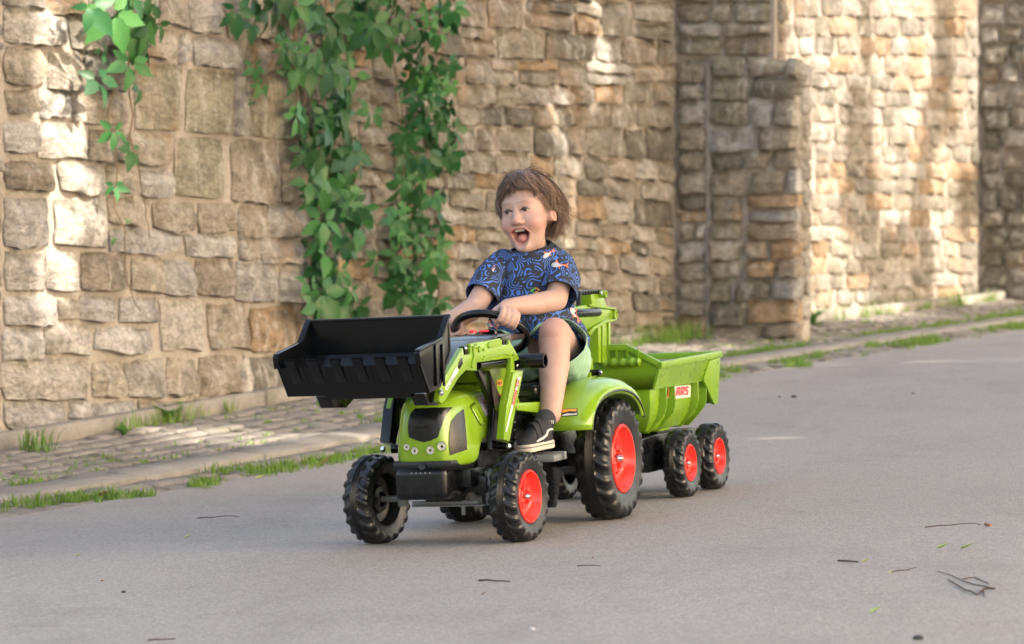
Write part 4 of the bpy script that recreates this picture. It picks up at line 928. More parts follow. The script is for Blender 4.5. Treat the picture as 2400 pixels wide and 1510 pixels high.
# digger arm at the back
b = MB(); g0 = .05
b.fz(fzs([(1401, 742), (1431, 742), (1434, 850), (1404, 850)], g0), .0, g0); b.fz(fzs([(1388, 683), (1412, 678), (1417, 690), (1428, 722), (1430, 746), (1400, 746), (1391, 706)], g0), .008, g0 - .006)
DA = b.done('digger_arm', M['green'], T, bevel=.002)
b = MB(); b.fz(fzs([(1345, 722), (1372, 715), (1428, 723), (1436, 726), (1440, 740), (1434, 752), (1406, 756), (1378, 772), (1366, 790), (1362, 868), (1338, 868)], g0 + .012), -.006, g0 + .010); b.done('digger_boom', M['green'], DA, bevel=.002)
b = MB(); q_ = fzs([(1372, 719), (1430, 727)], g0); b.fz(fzs([(1368, 713), (1430, 722), (1432, 727), (1370, 719)], g0), -.006, g0 + .018); b.fz(fzs([(1366, 782), (1378, 768), (1406, 752), (1432, 748), (1432, 753), (1408, 758), (1382, 773), (1372, 788)], g0), 0, g0 + .018)
for (x, y, r_) in ((1410, 690, .011), (1433, 739, .016)): p = at(x, y, l=g0); b.lathe([(-.03, r_), (.016, r_), (.016, r_ * .7), (.012, r_ * .6), (.012, 0)], (p.x, g0, p.z), (0, 1, 0), 20)
for (x, y0, y1) in ((1411, 750, 850), (1425, 750, 850)): b.fz(fzs([(x - 2, y0), (x + 2, y0), (x + 2, y1), (x - 2, y1)], g0), g0, g0 + .005)
b.done('digger_ribs', M['green'], DA, bevel=.001)
b = MB(); h3 = [at(x, y, l=.04) for x, y in ((1355, 722), (1357, 687), (1404, 683))]; b.tube([h3[0], h3[1] + Vector((0, 0, -.004)), h3[1], h3[1] + Vector((-.005, 0, 0)), h3[2]], .0085, 4)
for k in range(7): p = h3[1].lerp(h3[2], .12 + k * .13); b.box((p.x, p.y, p.z - .001), (.003, .0145, .0125))
b.done('digger_handle', M['black'], DA, bevel=.001)
b = MB(); p0_, p1_ = at(1340, 735, l=.065), at(1402, 732, l=.065); b.tube([p0_, p1_], .0125, 18); b.done('digger_cylinder', M['black'], DA, bevel=.002)
b = MB(); b.lathe([(0, .009), (.006, .009), (.014, .004), (.016, 0)], p1_, (p1_ - p0_), 10); p = at(1415, 688, l=.07); b.lathe([(0, .006), (.003, .006), (.004, 0)], (p.x, .062, p.z), (0, 1, 0), 10); b.done('digger_bolt', M['chrome'], DA)
b = MB(); b.fz(fzs([(1394, 766), (1410, 756), (1414, 760), (1416, 818), (1404, 818), (1398, 800), (1396, 790)], .03), .0, .035); b.done('digger_bucket', M['gloss'], DA, bevel=.003)
b = MB(); b.box((-.90, cl, .33), (.05, .20, .16)); b.box((-.98, cl, .38), (.22, .08, .05)); b.fz([(-.86, .25), (-.96, .25), (-.98, .40), (-.92, .42), (-.86, .40)], -.03, .05); b.fz(fzs([(1362, 838), (1390, 838), (1394, 900), (1362, 900)], .10), .085, .10); b.done('digger_mount', M['green'], T, bevel=.004)
b = MB(); p = at(1398, 874, l=.12); b.tube([(p.x, .02, p.z), (p.x, .13, p.z)], .010, 14); b.done('digger_pin', M['gloss'], T); b = MB(); b.lathe([(0, .007), (.006, .006), (.009, 0)], (p.x, .13, p.z), (0, 1, 0), 8); b.done('pin_nut', M['chrome'], T)

# ------------------------------------------------------------------ trailer
TT = root_at('tipping_trailer', 'lime green toy tipper trailer on four small wheels, coupled behind the tractor', 'toy trailer')
for f, s_ in ((-1.418, 1), (-1.708, 1), (-1.418, -1), (-1.708, -1)): wheel(TT, (f, .196 * s_, .1035), .1035, .064, .056, 18, s_, 0, f * 100, True, .24)
f0, f1 = -1.20, -1.785; zr0, zr1 = .412, .418
b = MB()
for s in (1, -1):
    b.prism([(f0, s * .192, .340), (f0, s * .214, zr0), (f1 + .01, s * .214, zr1), (f1 + .05, s * .192, .340)], (0, -s * .008, 0))
    b.prism([(f1 + .13, s * .200, .345), (f1 + .10, s * .212, .40), (f1, s * .216, .41), (f1 + .012, s * .206, .265), (f1 + .045, s * .204, .262)], (0, -s * .010, 0))
b.prism([(f1 + .012, -.2, .265), (f1, -.214, .405), (f1, .214, .405), (f1 + .012, .2, .265)], (.010, 0, 0))
b.prism([(f0, -.192, .340), (f0, -.214, zr0), (f0, -.110, .466), (f0, .110, .466), (f0, .214, zr0), (f0, .192, .340)], (-.010, 0, 0))
tub = b.done('tipper_body', M['green2'], TT, bevel=.0025)
b = MB(); b.loft([[(f_, w_, z_) for f_, w_ in ((fa, hw_), (fb_, hw_), (fb_, -hw_), (fa, -hw_))] for fa, fb_, hw_, z_ in ((-1.205, -1.745, .176, .342), (-1.215, -1.735, .172, .285), (-1.232, -1.71, .160, .245), (-1.27, -1.62, .132, .207))]); low = b.done('tipper_floor', M['green2'], TT, bevel=.006)
b = MB(); b.box(((f0 + f1) / 2 - .0, 0, .344), (-(f1 - f0) - .02, .385, .008)); b.done('tipper_ledge', M['green2'], TT)
b = MB()
rim = [(f1, .214, zr1), (f0 - .0, .214, zr0), (f0 + .0, .110, .468), (f0 + .0, -.110, .468), (f0, -.214, zr0), (f1, -.214, zr1)]
def railbox(a, c_, wv, hh=.020, ww=.016):
    a, c_ = Vector(a), Vector(c_); wv = Vector(wv) * ww; up_ = Vector((0, 0, hh)); 
    b.prism([a - wv * .5 - up_ * .5, a + wv * .5 - up_ * .5, a + wv * .5 + up_ * .5, a - wv * .5 + up_ * .5], c_ - a)
railbox(rim[0], (f0 + .008, .214, zr0), (0, 1, 0)); railbox((f0, .218, zr0 - .001), (f0, .110, .468), (1, 0, 0)); railbox((f0, .112, .468), (f0, -.112, .468), (1, 0, 0)); railbox(rim[3], (f0, -.218, zr0 - .001), (1, 0, 0)); railbox((f0 + .008, -.214, zr0), rim[5], (0, 1, 0)); railbox((f1, .222, zr1), (f1, -.222, zr1), (1, 0, 0))
b.done('tipper_rim', M['green2'], TT, bevel=.003)
for s in (1, -1):
    for f in (-1.294, -1.375, -1.602, -1.683):
        b = MB(); b.prism([(f, s * l_, z_) for l_, z_ in ((.13, .340), (.197, .345), (.197, .285), (.190, .262), (.172, .240), (.135, .203), (.10, .203))], (-.006, 0, 0)); b.done('rib', M['green2'], TT, bevel=.0015)
b = MB(); 
for l_ in (.05, .08, .115, .148): b.box((f0 + .006, l_, .445), (.012, .006, .03))
secs = []
for i in range(25):
    t_ = i / 24; l_ = .03 + t_ * .13; r_ = (.012 + .0022 * math.cos(t_ * 2 * math.pi * 4.5 + 3.14)) * (1 if 0 < i < 24 else .4); secs.append([(f0 + .018 + r_ * 1.3 * math.cos(a), l_, .425 + r_ * math.sin(a)) for a in np.linspace(0, 2 * math.pi, 12, endpoint=False)])
b.loft(secs); b.done('grip', M['green2'], TT, angle=60)
decal('trailer_sticker', TT, bvh_of(low), [[(1564, 908), (1618, 903), (1617, 931), (1564, 936)]], M['white'], .0015)
decal('lettering', TT, bvh_of(low), word('CLAAS', (1562, 930), (8.2, -.75), (.5, -20), .18, 1.1), M['redtxt'], .0028)
b = MB(); b.fz([(-1.43, .20), (-1.53, .20), (-1.50, .235), (-1.45, .24)], .085, .125); b.done('hinge_post', M['green2'], TT, bevel=.003)
b = MB(); b.fz([(-1.22, .19), (-1.22, .12), (-1.28, .085), (-1.74, .085), (-1.78, .13), (-1.78, .19), (-1.36, .195)], .06, .135); b.fz([(-1.22, .19), (-1.22, .12), (-1.28, .085), (-1.74, .085), (-1.78, .13), (-1.78, .19), (-1.36, .195)], -.135, -.06); b.box((-1.27, 0, .165), (.08, .27, .05)); b.box((-1.05, 0, .15), (.42, .04, .03)); b.tube([(-1.418, -.19, .1035), (-1.418, .19, .1035)], .009, 10); b.tube([(-1.708, -.19, .1035), (-1.708, .19, .1035)], .009, 10); b.box((-1.5, 0, .20), (.10, .22, .03)); b.done('trailer_chassis', M['black'], TT, bevel=.008)

# ------------------------------------------------------------------ the boy, in the tractor frame
BOY = root_at('person', 'laughing small boy in blue patterned T-shirt and mint shorts, riding the tractor', 'person')
def remesh(mb, vox, smooth=6, fac=.5):
    bmesh.ops.recalc_face_normals(mb.b, faces=mb.b.faces); me = bpy.data.meshes.new('tmp'); mb.b.to_mesh(me); mb.b.free()
    o = bpy.data.objects.new('tmp', me); C.objects.link(o); r_ = o.modifiers.new('r', 'REMESH'); r_.mode = 'VOXEL'; r_.voxel_size = vox; r_.adaptivity = 0
    if smooth: s_ = o.modifiers.new('s', 'SMOOTH'); s_.iterations = smooth; s_.factor = fac
    dg = bpy.context.evaluated_depsgraph_get(); dg.update(); m2 = bpy.data.meshes.new_from_object(o.evaluated_get(dg)); bpy.data.objects.remove(o)
    n = len(m2.vertices); V = np.zeros(n * 3); m2.vertices.foreach_get('co', V); return V.reshape(-1, 3), [tuple(p.vertices) for p in m2.polygons]
def ell(mb, c, r_, rot=None, sub=3):
    g = bmesh.ops.create_icosphere(mb.b, subdivisions=sub, radius=1.)
    for v in g['verts']:
        q = Vector((v.co.x * r_[0], v.co.y * r_[1], v.co.z * r_[2])); v.co = Vector(c) + (rot @ q if rot else q)
def limb(mb, pts, rr, n=36):
    P = [Vector(p) for p in pts]; Q, W = [], []
    for i in range(len(P) - 1):
        for k in range(4): t_ = k / 4; Q.append(P[i].lerp(P[i + 1], t_)); W.append(rr[i] * (1 - t_) + rr[i + 1] * t_)
    Q.append(P[-1]); W.append(rr[-1]); mb.tube(Q, W, n); ell(mb, P[0], [rr[0] * .99] * 3); ell(mb, P[-1], [rr[-1] * .99] * 3)
SHL, SHR = at(1318, 622, f=-.61), at(1172, 620, f=-.59)
ELL_, ELR = at(1304, 703, f=-.53), at(1112, 722, f=-.45)
KNL, KNR = at(1301, 782, l=.165), Vector((-.43, -.105, .50))
HPL, HPR = Vector((-.66, .10, .455)), Vector((-.66, -.03, .455))
ANL = at(1291, 972, l=.185); ANR = Vector((-.37, -.15, .235))
NKB = at(1256, 592, f=-.60); 
# head placement
HY, HP, HRo = R(-2), R(-1), R(6)
HR3 = (Matrix.Rotation(HY, 3, 'Z') @ Matrix.Rotation(HP, 3, 'Y') @ Matrix.Rotation(HRo, 3, 'X'))
HS_ = 1.0
HC = at(1208.5, 493.5, f=-.505) - HR3 @ Vector((.082, 0, .014)) * HS_
def hd(x, y, z): return HC + HR3 @ Vector((x, y, z)) * HS_
b = MB()
limb(b, [SHL, SHL.lerp(ELL_, .55), ELL_], [.028, .033, .031])
limb(b, [SHR, SHR.lerp(ELR, .55), ELR], [.028, .033, .030])
limb(b, [HPL, HPL.lerp(KNL, .6), KNL], [.066, .056, .045]); ell(b, KNL + Vector((.004, 0, .002)), (.0445, .0435, .0440))
CL1, CL2 = at(1299, 852, l=.168), at(1295, 908, l=.175)
limb(b, [KNL, CL1, CL2, ANL], [.043, .0435, .036, .0285]); ell(b, CL1 + Vector((-.012, .0, .0)), (.036, .038, .06))
limb(b, [HPR, HPR.lerp(KNR, .6), KNR], [.066, .056, .045]); limb(b, [KNR, KNR.lerp(ANR, .4), ANR], [.043, .040, .027])
limb(b, [Vector((-.65, .035, .46)), Vector((-.62, .045, .58)), Vector((-.61, .05, .70))], [.075, .065, .065]); limb(b, [SHL, NKB + Vector((0, 0, -.04)), SHR], [.022, .040, .022])
limb(b, [NKB + Vector((0, 0, -.04)), hd(-.020, 0, -.06)], [.038, .033])
# hands round the rim of the steering wheel
def hand(mb, a, wrist_from, flip):
    P = ring(a); tg = (-ux * math.sin(a) + Vector((0, 1, 0)) * math.cos(a)).normalized(); rad = (P - sc_).normalized()
    bk = (wrist_from - P); bk -= tg * bk.dot(tg); bk.normalize(); upv = tg.cross(bk); upv = upv if upv.z > 0 else -upv
    fingers = [(-.0245, .92), (-.0082, 1.), (.0082, 1.), (.0240, .88)]
    for off, k in fingers:
        rr = .0205; pts = []
        for q in range(9):
            an = R(205 - 235 * q / 8)          # from the palm side over the top, round the front, to below
            pts.append(P + tg * off * 1.02 + (-bk * -math.cos(an) * 1.0 + upv * math.sin(an)) * rr * (1.12 if 1 < q < 5 else 1.))
        pts = [P + tg * off + (bk * -math.cos(R(x_)) + upv * math.sin(R(x_))) * (rr * (1.15 if 60 < x_ < 150 else 1.)) for x_ in (165, 140, 112, 85, 58, 28, 0, -30, -62)]
        mb.tube(pts, [.0084 * k, .0088 * k, .0084 * k, .0079 * k, .0084 * k, .0075 * k, .0079 * k, .0070 * k, .0058 * k], 10); ell(mb, pts[-1], [.0062 * k] * 3, sub=2)
    rot = Matrix((bk, tg, upv)).transposed()
    ell(mb, P + bk * .030 + upv * .010, (.027, .031, .0165), rot); ell(mb, P + bk * .018 - upv * .004, (.014, .028, .018), rot)
    th0 = P + bk * .034 + tg * flip * .022; pts = [th0, P + bk * .020 + tg * flip * .034 - upv * .006, P + bk * .002 + tg * flip * .030 - upv * .018, P - bk * .012 + tg * flip * .018 - upv * .022]
    mb.tube(pts, [.012, .0105, .009, .007], 10); ell(mb, pts[-1], [.007] * 3, sub=2)
    wr = P + bk * .054 + upv * .002
    return wr, P + bk * .03 + upv * .008
for a, el, fl_, vt in ((R(46), ELL_, -1, ELL_ + Vector((0, 0, -.02))), (R(-88), ELR, 1, ring(R(-88)) + Vector((-.035, -.065, .065)))):
    wr, pm = hand(b, a, vt, fl_); limb(b, [el, el.lerp(wr, .45) + Vector((0, 0, -.004)), wr, pm], [.0315, .030, .0215, .020])
V, Fc = remesh(b, .0025, 8, .5)

# head: smooth union of rounded volumes, sampled along rays from its middle
def sdE(p, c, r_): q = (p - np.array(c)) / np.array(r_); k = np.linalg.norm(q, axis=-1); return (k - 1) * min(r_) * (.6 + .4 * np.ones_like(k))
def sdC(p, a, c_, r0, r1):
    a, c_ = np.array(a), np.array(c_); ab = c_ - a; h = np.clip(((p - a) @ ab) / (ab @ ab), 0, 1); return np.linalg.norm(p - a - h[..., None] * ab, axis=-1) - (r0 * (1 - h) + r1 * h)
def smin(a, c_, k): h = np.clip(.5 + .5 * (c_ - a) / k, 0, 1); return c_ * (1 - h) + a * h - k * h * (1 - h)
def smax(a, c_, k): return -smin(-a, -c_, k)
def headsdf(p):
    ps = p.copy(); ps[:, 1] = np.abs(ps[:, 1])
    d = sdE(ps, (-.012, 0, .030), (.091, .0695, .084))
    d = smin(d, sdE(ps, (.028, 0, -.010), (.055, .060, .068)), .02)
    d = smin(d, sdE(ps, (.025, 0, -.060), (.047, .0465, .048)), .022)
    d = smin(d, sdE(ps, (.061, 0, -.090), (.017, .020, .0145)), .014)
    d = smin(d, sdE(ps, (.053, .036, -.024), (.026, .024, .022)), .016)
    d = smin(d, sdE(ps, (.066, .018, .036), (.0125, .022, .010)), .016)
    d = smin(d, sdC(ps, (.078, 0, .018), (.0900, 0, -.014), .0064, .0092), .011)
    d = smin(d, sdE(ps, (.0915, 0, -.0175), (.0095, .0120, .0088)), .007)
    d = smin(d, sdE(ps, (.0845, .0130, -.0210), (.0085, .0078, .0064)), .005)
    # opened lips: a half-moon with its straight side up
    xx = ps[:, 1]; zt = -.0405 - .0022 * (xx / .023) ** 2 + .0008
    d2 = (np.sqrt((xx / .0195) ** 2 + (np.maximum(zt - p[:, 2], 0) / .0275) ** 2) - 1) * .019; d2 = np.where(p[:, 2] > zt, np.sqrt(np.maximum(xx - .0185, 0) ** 2 + (p[:, 2] - zt) ** 2), d2)
    lx = np.where(p[:, 2] > -.055, .0800, .0765 + .0035 * np.clip((p[:, 2] + .075) / .02, 0, 1)) - 11. * xx ** 2
    th_l = np.where(p[:, 2] > zt, .0030, .0046)
    lipd = np.sqrt((p[:, 0] - lx) ** 2 + (d2 - .0025) ** 2) - th_l
    d = smin(d, lipd, .006)
    m_ = np.maximum(d2, .050 - p[:, 0]); d = smax(d, -m_, .0022)
    # eyes
    zr = p[:, 2] - .0125 - .0022 * (1 - ((ps[:, 1] - .0262) / .0125) ** 2)
    e_ = np.sqrt(((ps[:, 1] - .0262) / .0125) ** 2 + (zr / .0026) ** 2) - 1; e_ = np.maximum(e_ * .0026, .070 - p[:, 0]); d = smax(d, -e_, .0015)
    d = smax(d, -sdC(ps, (.090, .010, .0150), (.087, .013, .012), .0045, .003), .010)
    d = smax(d, -sdC(ps, (.0800, .040, .0045), (.086, .019, .0015), .0010, .0014), .0045)   # lower lid crease
    d = smax(d, -sdC(ps, (.093, .0175, -.018), (.0755, .0350, -.058), .0024, .0014), .004)   # smile fold
    d = smin(d, smax(sdE(ps, (.0, .0725, -.014), (.016, .0135, .026)), -sdE(ps, (.011, .085, -.010), (.010, .007, .015)), .004), .005)
    return d
NTH, NPH = 520, 400
th_ = np.linspace(.02, math.pi - .02, NPH); ph_ = np.linspace(-math.pi, math.pi, NTH, endpoint=False)
ph_ = ph_ - .55 * np.sin(ph_); PH, THt = np.meshgrid(ph_, th_); D = np.stack([np.sin(THt) * np.cos(PH), np.sin(THt) * np.sin(PH), np.cos(THt)], -1).reshape(-1, 3)
o3 = np.array([.008, 0, -.02]); lo = np.full(len(D), .028); hi = np.full(len(D), .2); act = np.ones(len(D), bool)
for k in range(52):
    nt_ = lo[act] + .0022; cur = headsdf(o3 + D[act] * nt_[:, None]); ids = np.where(act)[0]; hi[ids[cur > 0]] = nt_[cur > 0]; lo[ids[cur <= 0]] = nt_[cur <= 0]; act[ids[cur > 0]] = False
    if not act.any(): break
for k in range(6): md_ = (lo + hi) / 2; cur = headsdf(o3 + D * md_[:, None]); hi = np.where(cur > 0, md_, hi); lo = np.where(cur > 0, lo, md_)
tt = (lo + hi) / 2
HV = o3 + D * tt[:, None]; HF = []
G = HV.reshape(NPH, NTH, 3)
for it in range(1): G[1:-1] = G[1:-1] * .6 + .1 * (G[:-2] + G[2:] + np.roll(G[1:-1], 1, 1) + np.roll(G[1:-1], -1, 1))
HV = G.reshape(-1, 3)
for i in range(NPH - 1):
    for j in range(NTH): k = (j + 1) % NTH; HF.append((i * NTH + j, (i + 1) * NTH + j, (i + 1) * NTH + k, i * NTH + k))
n0 = len(V); HW = np.array([tuple(hd(*v)) for v in HV]); V2 = np.vstack([V, HW]); F2 = Fc + [tuple(q + n0 for q in f) for f in HF]
sk = from_np('body', V2, F2, BOY, None)
# skin tint per vertex (lips, mouth, cheeks, brows, knees)
col = np.ones((len(V2), 3)); y_ = np.abs(HV[:, 1]); x_, z_ = HV[:, 0], HV[:, 2]
def gs(d, s_): return np.exp(-(d / s_) ** 2)
hc = np.ones((len(HV), 3))
def tint(wt, c_): global hc; hc = hc * (1 - wt[:, None]) + hc * np.array(c_) * wt[:, None]
tint(gs(np.sqrt((y_ - .040) ** 2 + (z_ + .034) ** 2), .024) * (x_ > 0) * .7, (1.05, .78, .74)); tint(gs(np.sqrt(y_ ** 2 + (z_ + .02) ** 2), .014) * (x_ > .08) * .5, (1.05, .84, .80)); tint(gs(y_ - .083, .012) * (x_ < .04) * .6, (1.08, .72, .66))
zt_ = -.0397 - .0022 * (y_ / .023) ** 2; d2_ = (np.sqrt((y_ / .0195) ** 2 + (np.maximum(zt_ - z_, 0) / .0275) ** 2) - 1) * .019; d2_ = np.where(z_ > zt_, np.sqrt(np.maximum(y_ - .0185, 0) ** 2 + (z_ - zt_) ** 2), d2_)
tint(np.clip(gs(d2_ - .001, np.where(z_ > zt_, .0028, .0070)) * (x_ > .050) * 1.3, 0, 1), (1.0, .52, .50))
tint(((x_ < .0705) & (x_ > .03) & (d2_ < -.0005)).astype(float), (.16, .035, .03))
tint(np.clip(gs(z_ - (.0335 + .002 - 6 * (y_ - .026) ** 2), .0038) * gs(y_ - .028, .016) * (x_ > .04) * .8, 0, 1), (.60, .50, .44))
tint(gs(np.sqrt((y_ - .028) ** 2 + (z_ - .010) ** 2), .014) * (x_ > .05) * .35, (.9, .72, .70))
col[n0:] = hc
kn = np.array(KNL); dk_ = np.linalg.norm(V - kn - np.array([.03, 0, 0]), axis=1); col[:n0] *= 1 - gs(dk_, .05)[:, None] * np.array([.0, .16, .20])
ca = sk.data.color_attributes.new('tint', 'FLOAT_COLOR', 'POINT'); ca.data.foreach_set('color', np.hstack([col, np.ones((len(col), 1))]).ravel())
m = mat('skin', (.56, .33, .235), .50, .4); t = NT(m); at_ = t.n('ShaderNodeVertexColor', layer_name='tint')
c = t.mix(1., (.455, .300, .250), at_.outputs[0], 'MULTIPLY'); c = t.mix(1., c, t.ramp(t.noise(t.obj(), 38, 4), (.3, .93), (.7, 1.05)), 'MULTIPLY'); t.base(c)
t.b.inputs['Subsurface Weight'].default_value = .12; t.b.inputs['Subsurface Radius'].default_value = (.010, .004, .002); t.b.inputs['Subsurface Scale'].default_value = .5; t.bump(t.noise(t.obj(), 420, 3), .0005, .5)
sk.data.materials.append(m)
me_ = mat('shaded_eye_white', (.24, .20, .18), .3); mi = mat('brown_iris', (.045, .028, .015), .15); ml = mat('dark_lash', (.03, .02, .016), .7); mt_ = mat('tooth', (.60, .52, .43), .35); mtg = mat('tongue', (.50, .20, .18), .4, .4)  # eye whites darkened: the shade under the lashes is in their colour
for s in (1, -1):
    b = MB(); c0 = Vector((.0693, s * .0262, .0135)); ell(b, hd(*c0), (.0115,) * 3); e_o = b.done('eye', me_, BOY)
    b = MB(); dv = (HR3 @ Vector((1, -.10 + 0 * s, -.03))).normalized(); b.lathe([(.0088, .0072), (.0105, .0058), (.0119, .0030), (.0122, .0)], hd(*c0), dv, 20); b.done('iris', mi, e_o)
    b = MB(); pts = [hd(.0818 - 25 * q * q * .9, s * (.0262 + q), 0.0125 + .0046 - 20 * q * q) for q in np.linspace(-.0115, .0135, 9)]; b.tube(pts, [.0005, .0010, .0013, .0013, .0013, .0013, .0012, .0010, .0006], 6); b.done('eyelash', ml, BOY)
b = MB()
for k in range(-2, 3): ang = k * .2; b.box(hd(.0735 - 11 * (k * .0056) ** 2, k * .0058, -.0425 - .0003 * abs(k)), (.0035, .0054, .0070 if abs(k) < 2 else .0060))
b.done('upper_teeth', mt_, BOY, bevel=.0012)
b = MB(); ell(b, hd(.0540, 0, -.0655), (.0175, .0155, .0135), HR3); b.done('tongue', mtg, BOY)

# hair
HE_C, HE_R = np.array([-.012, 0, .033]), np.array([.0935, .0720, .0895])
def th_end(ph):
    a = abs((ph + math.pi) % (2 * math.pi) - math.pi); return float(np.interp(a, [0, .45, .9, 1.15, 1.5, 1.75, 2.1, 3.14], [64, 64, 72, 100, 110, 136, 143, 146])) * math.pi / 180
def hpt(th, ph, off): q = HE_C + (HE_R + off) * np.array([math.sin(th) * math.cos(ph), math.sin(th) * math.sin(ph), math.cos(th)]); return q
NCA, NCB = 72, 22; CV, CF = [], []
for i in range(NCB + 1):
    for j in range(NCA):
        ph = 2 * math.pi * j / NCA; te = th_end(ph) - .12; t_ = te * i / NCB; CV.append(tuple(hd(*hpt(t_, ph, .0035 - .004 * (i / NCB) ** 6))))
for i in range(NCB):
    for j in range(NCA): k = (j + 1) % NCA; CF.append((i * NCA + j, (i + 1) * NCA + j, (i + 1) * NCA + k, i * NCA + k))
m = mat('brown_hair', (.07, .042, .030), .45, .5); t = NT(m); at2 = t.n('ShaderNodeVertexColor', layer_name='tint')
t.base(t.mix(1., (.19, .128, .094), at2.outputs[0], 'MULTIPLY')); t.rough(t.ramp(t.noise(t.obj(), 60, 2), (.3, .34), (.7, .5))); M['hair'] = m
SV, SF, SC = list(CV), list(CF), [(.6, .6, .6)] * len(CV)
hr = random.Random(5)
def strand(path, r0, c_):
    n = len(path); o = len(SV); prev = None
    for i, p in enumerate(path):
        d = (path[min(i + 1, n - 1)] - path[max(i - 1, 0)]); d.normalize(); u = prev - d * prev.dot(d) if prev else d.orthogonal(); u.normalize(); prev = u; w = d.cross(u); r_ = r0 * (1 - .85 * (i / (n - 1)) ** 2)
        for k in range(3): a = 2 * math.pi * k / 3; SV.append(tuple(p + (u * math.cos(a) + w * math.sin(a)) * r_)); SC.append(c_)
    for i in range(n - 1):
        for k in range(3): a, b_ = o + i * 3 + k, o + i * 3 + (k + 1) % 3; SF.append((a, b_, b_ + 3, a + 3))
for lk in range(340):
    ph0 = hr.uniform(-math.pi, math.pi); te = th_end(ph0) * hr.uniform(.80, 1.09); t0 = te * hr.random() ** 1.1 * .75; layl = .002 + .010 * hr.random() ** 1.6 + .003 * hr.random() * (math.cos(ph0) < .3)
    fr_ = max(0, math.cos(ph0)); bkk = max(0, -math.cos(ph0) + (.65 if ph0 > 0 else .3)); sw_ = .45 * fr_ + hr.uniform(-.12, .22); wave = hr.uniform(-1, 1); rndp = hr.uniform(0, 6); gl = .42 + 1.35 * hr.random() ** 1.3; curl = hr.uniform(.2, 1.6) * (hr.random() < .8); hr_side = hr.uniform(-.3, .3); spread = hr.uniform(.10, .20)
    for k_ in range(15):
        dph, dth, dl = hr.gauss(0, spread * .5), hr.gauss(0, .05), hr.gauss(0, .0014); pp = []
        for i in range(9):
            q = i / 8; th = t0 + dth + (te * (1 + dth * .4) - t0) * q; conv = 1 - .86 * q ** 1.4; ph = ph0 + dph * conv / max(.35, math.sin(max(.3, th))) + sw_ * (q - .5) + .13 * math.sin(q * 5 + rndp) * q + hr_side * q * q
            tip = max(0, q - .55) / .45
            off = (layl + dl) * min(1., .45 + th / te) + .0020 * math.sin(q * 8 + rndp) * wave + tip ** 1.6 * (.028 * min(1.2, bkk) * curl + (.006 * wave + .003) * fr_)
            aa_ = abs((ph + math.pi) % (2 * math.pi) - math.pi); off += (.009 if ph0 > 0 else .003) * min(1, max(0, (aa_ - 1.1) / .7)) * max(0, math.sin(th - .35)) ** 2 * (1 if th < 2.2 else 1)
            p3 = hpt(th, ph, off)
            p3 = p3 + np.array([.004 * q * fr_ - .010 * tip * bkk * curl, 0, .010 * tip ** 2 * bkk * curl]); pp.append(hd(*p3))
        g_ = gl * hr.uniform(.8, 1.2); strand(pp, hr.uniform(.0009, .0015), (g_, g_ * .95, g_ * .90))
for s_i in range(150):                                   # loose flyaway strands on top and behind
    ph0 = hr.uniform(.9, 5.4); th0 = hr.uniform(.05, 1.5); pp = []; fly_a, fly_b, fly_c = hr.uniform(-.3, .5), hr.uniform(0, .02), hr.uniform(.0, .018)
    for i in range(8): q = i / 7; pp.append(hd(*(hpt(th0 + q * .6, ph0 + fly_a * q, .008 + fly_b * q * (1 - q) * 2.2 + fly_c * q * q))))
    strand(pp, .0006, (1.1, 1.05, 1.))
hair = from_np('hair', SV, SF, BOY, M['hair']); ca = hair.data.color_attributes.new('tint', 'FLOAT_COLOR', 'POINT'); ca.data.foreach_set('color', np.hstack([np.array(SC), np.ones((len(SC), 1))]).ravel())

# clothes
def secring(y, xl, xr, f, rx, df=0., n=30, dz=0.):
    a, c_ = at(xl, y, f=f), at(xr, y, f=f); m_ = (a + c_) / 2; ry = (c_ - a).length / 2
    return [(m_.x + df + rx * math.cos(q) , m_.y + ry * math.copysign(abs(math.sin(q)) ** .9, math.sin(q)), m_.z + dz * math.cos(q)) for q in np.linspace(0, 2 * math.pi, n, endpoint=False)]
b = MB()
b.loft([secring(880, 1185, 1362, -.69, .10, 0, dz=.03), secring(845, 1165, 1372, -.68, .112, 0, dz=.02), secring(795, 1152, 1374, -.645, .128), secring(740, 1152, 1347, -.63, .112), secring(690, 1158, 1330, -.62, .094), secring(640, 1160, 1330, -.61, .086), secring(605, 1170, 1325, -.605, .072), secring(585, 1195, 1312, -.60, .056), secring(574, 1212, 1300, -.60, .046)])
parts_ = [remesh(b, .0042, 5)]
SLE = SHL.lerp(ELL_, .86) + Vector((0, .004, 0)); SRE = SHR.lerp(ELR, .74)
b = MB(); limb(b, [SHL + Vector((0, -.014, -.002)), SHL.lerp(SLE, .5) + Vector((0, .004, 0)), SLE, SHL.lerp(ELL_, 1.12)], [.050, .053, .055, .054]); parts_.append(remesh(b, .0042, 5))
b = MB(); limb(b, [SHR + Vector((0, .014, -.002)), SHR.lerp(SRE, .5) + Vector((0, -.006, 0)), SRE, SHR.lerp(ELR, 1.)], [.048, .049, .049, .048]); parts_.append(remesh(b, .0042, 5))
bm = bmesh.new()
def fill(bm, VF):
    vs = [bm.verts.new(v) for v in VF[0]]
    for f in VF[1]: bm.faces.new([vs[i] for i in f])
def cut(bm, p, n, near, rad):
    n = Vector(n).normalized(); near = Vector(near)
    g = [f for f in bm.faces if (f.calc_center_median() - near).length < rad]; es = set(e for f in g for e in f.edges); vv = set(v for f in g for v in f.verts)
    bmesh.ops.bisect_plane(bm, geom=list(g) + list(es) + list(vv), plane_co=p, plane_no=n, dist=1e-5)
    kill = [f for f in bm.faces if (f.calc_center_median() - near).length < rad and (f.calc_center_median() - Vector(p)).dot(n) > 0]; bmesh.ops.delete(bm, geom=kill, context='FACES')
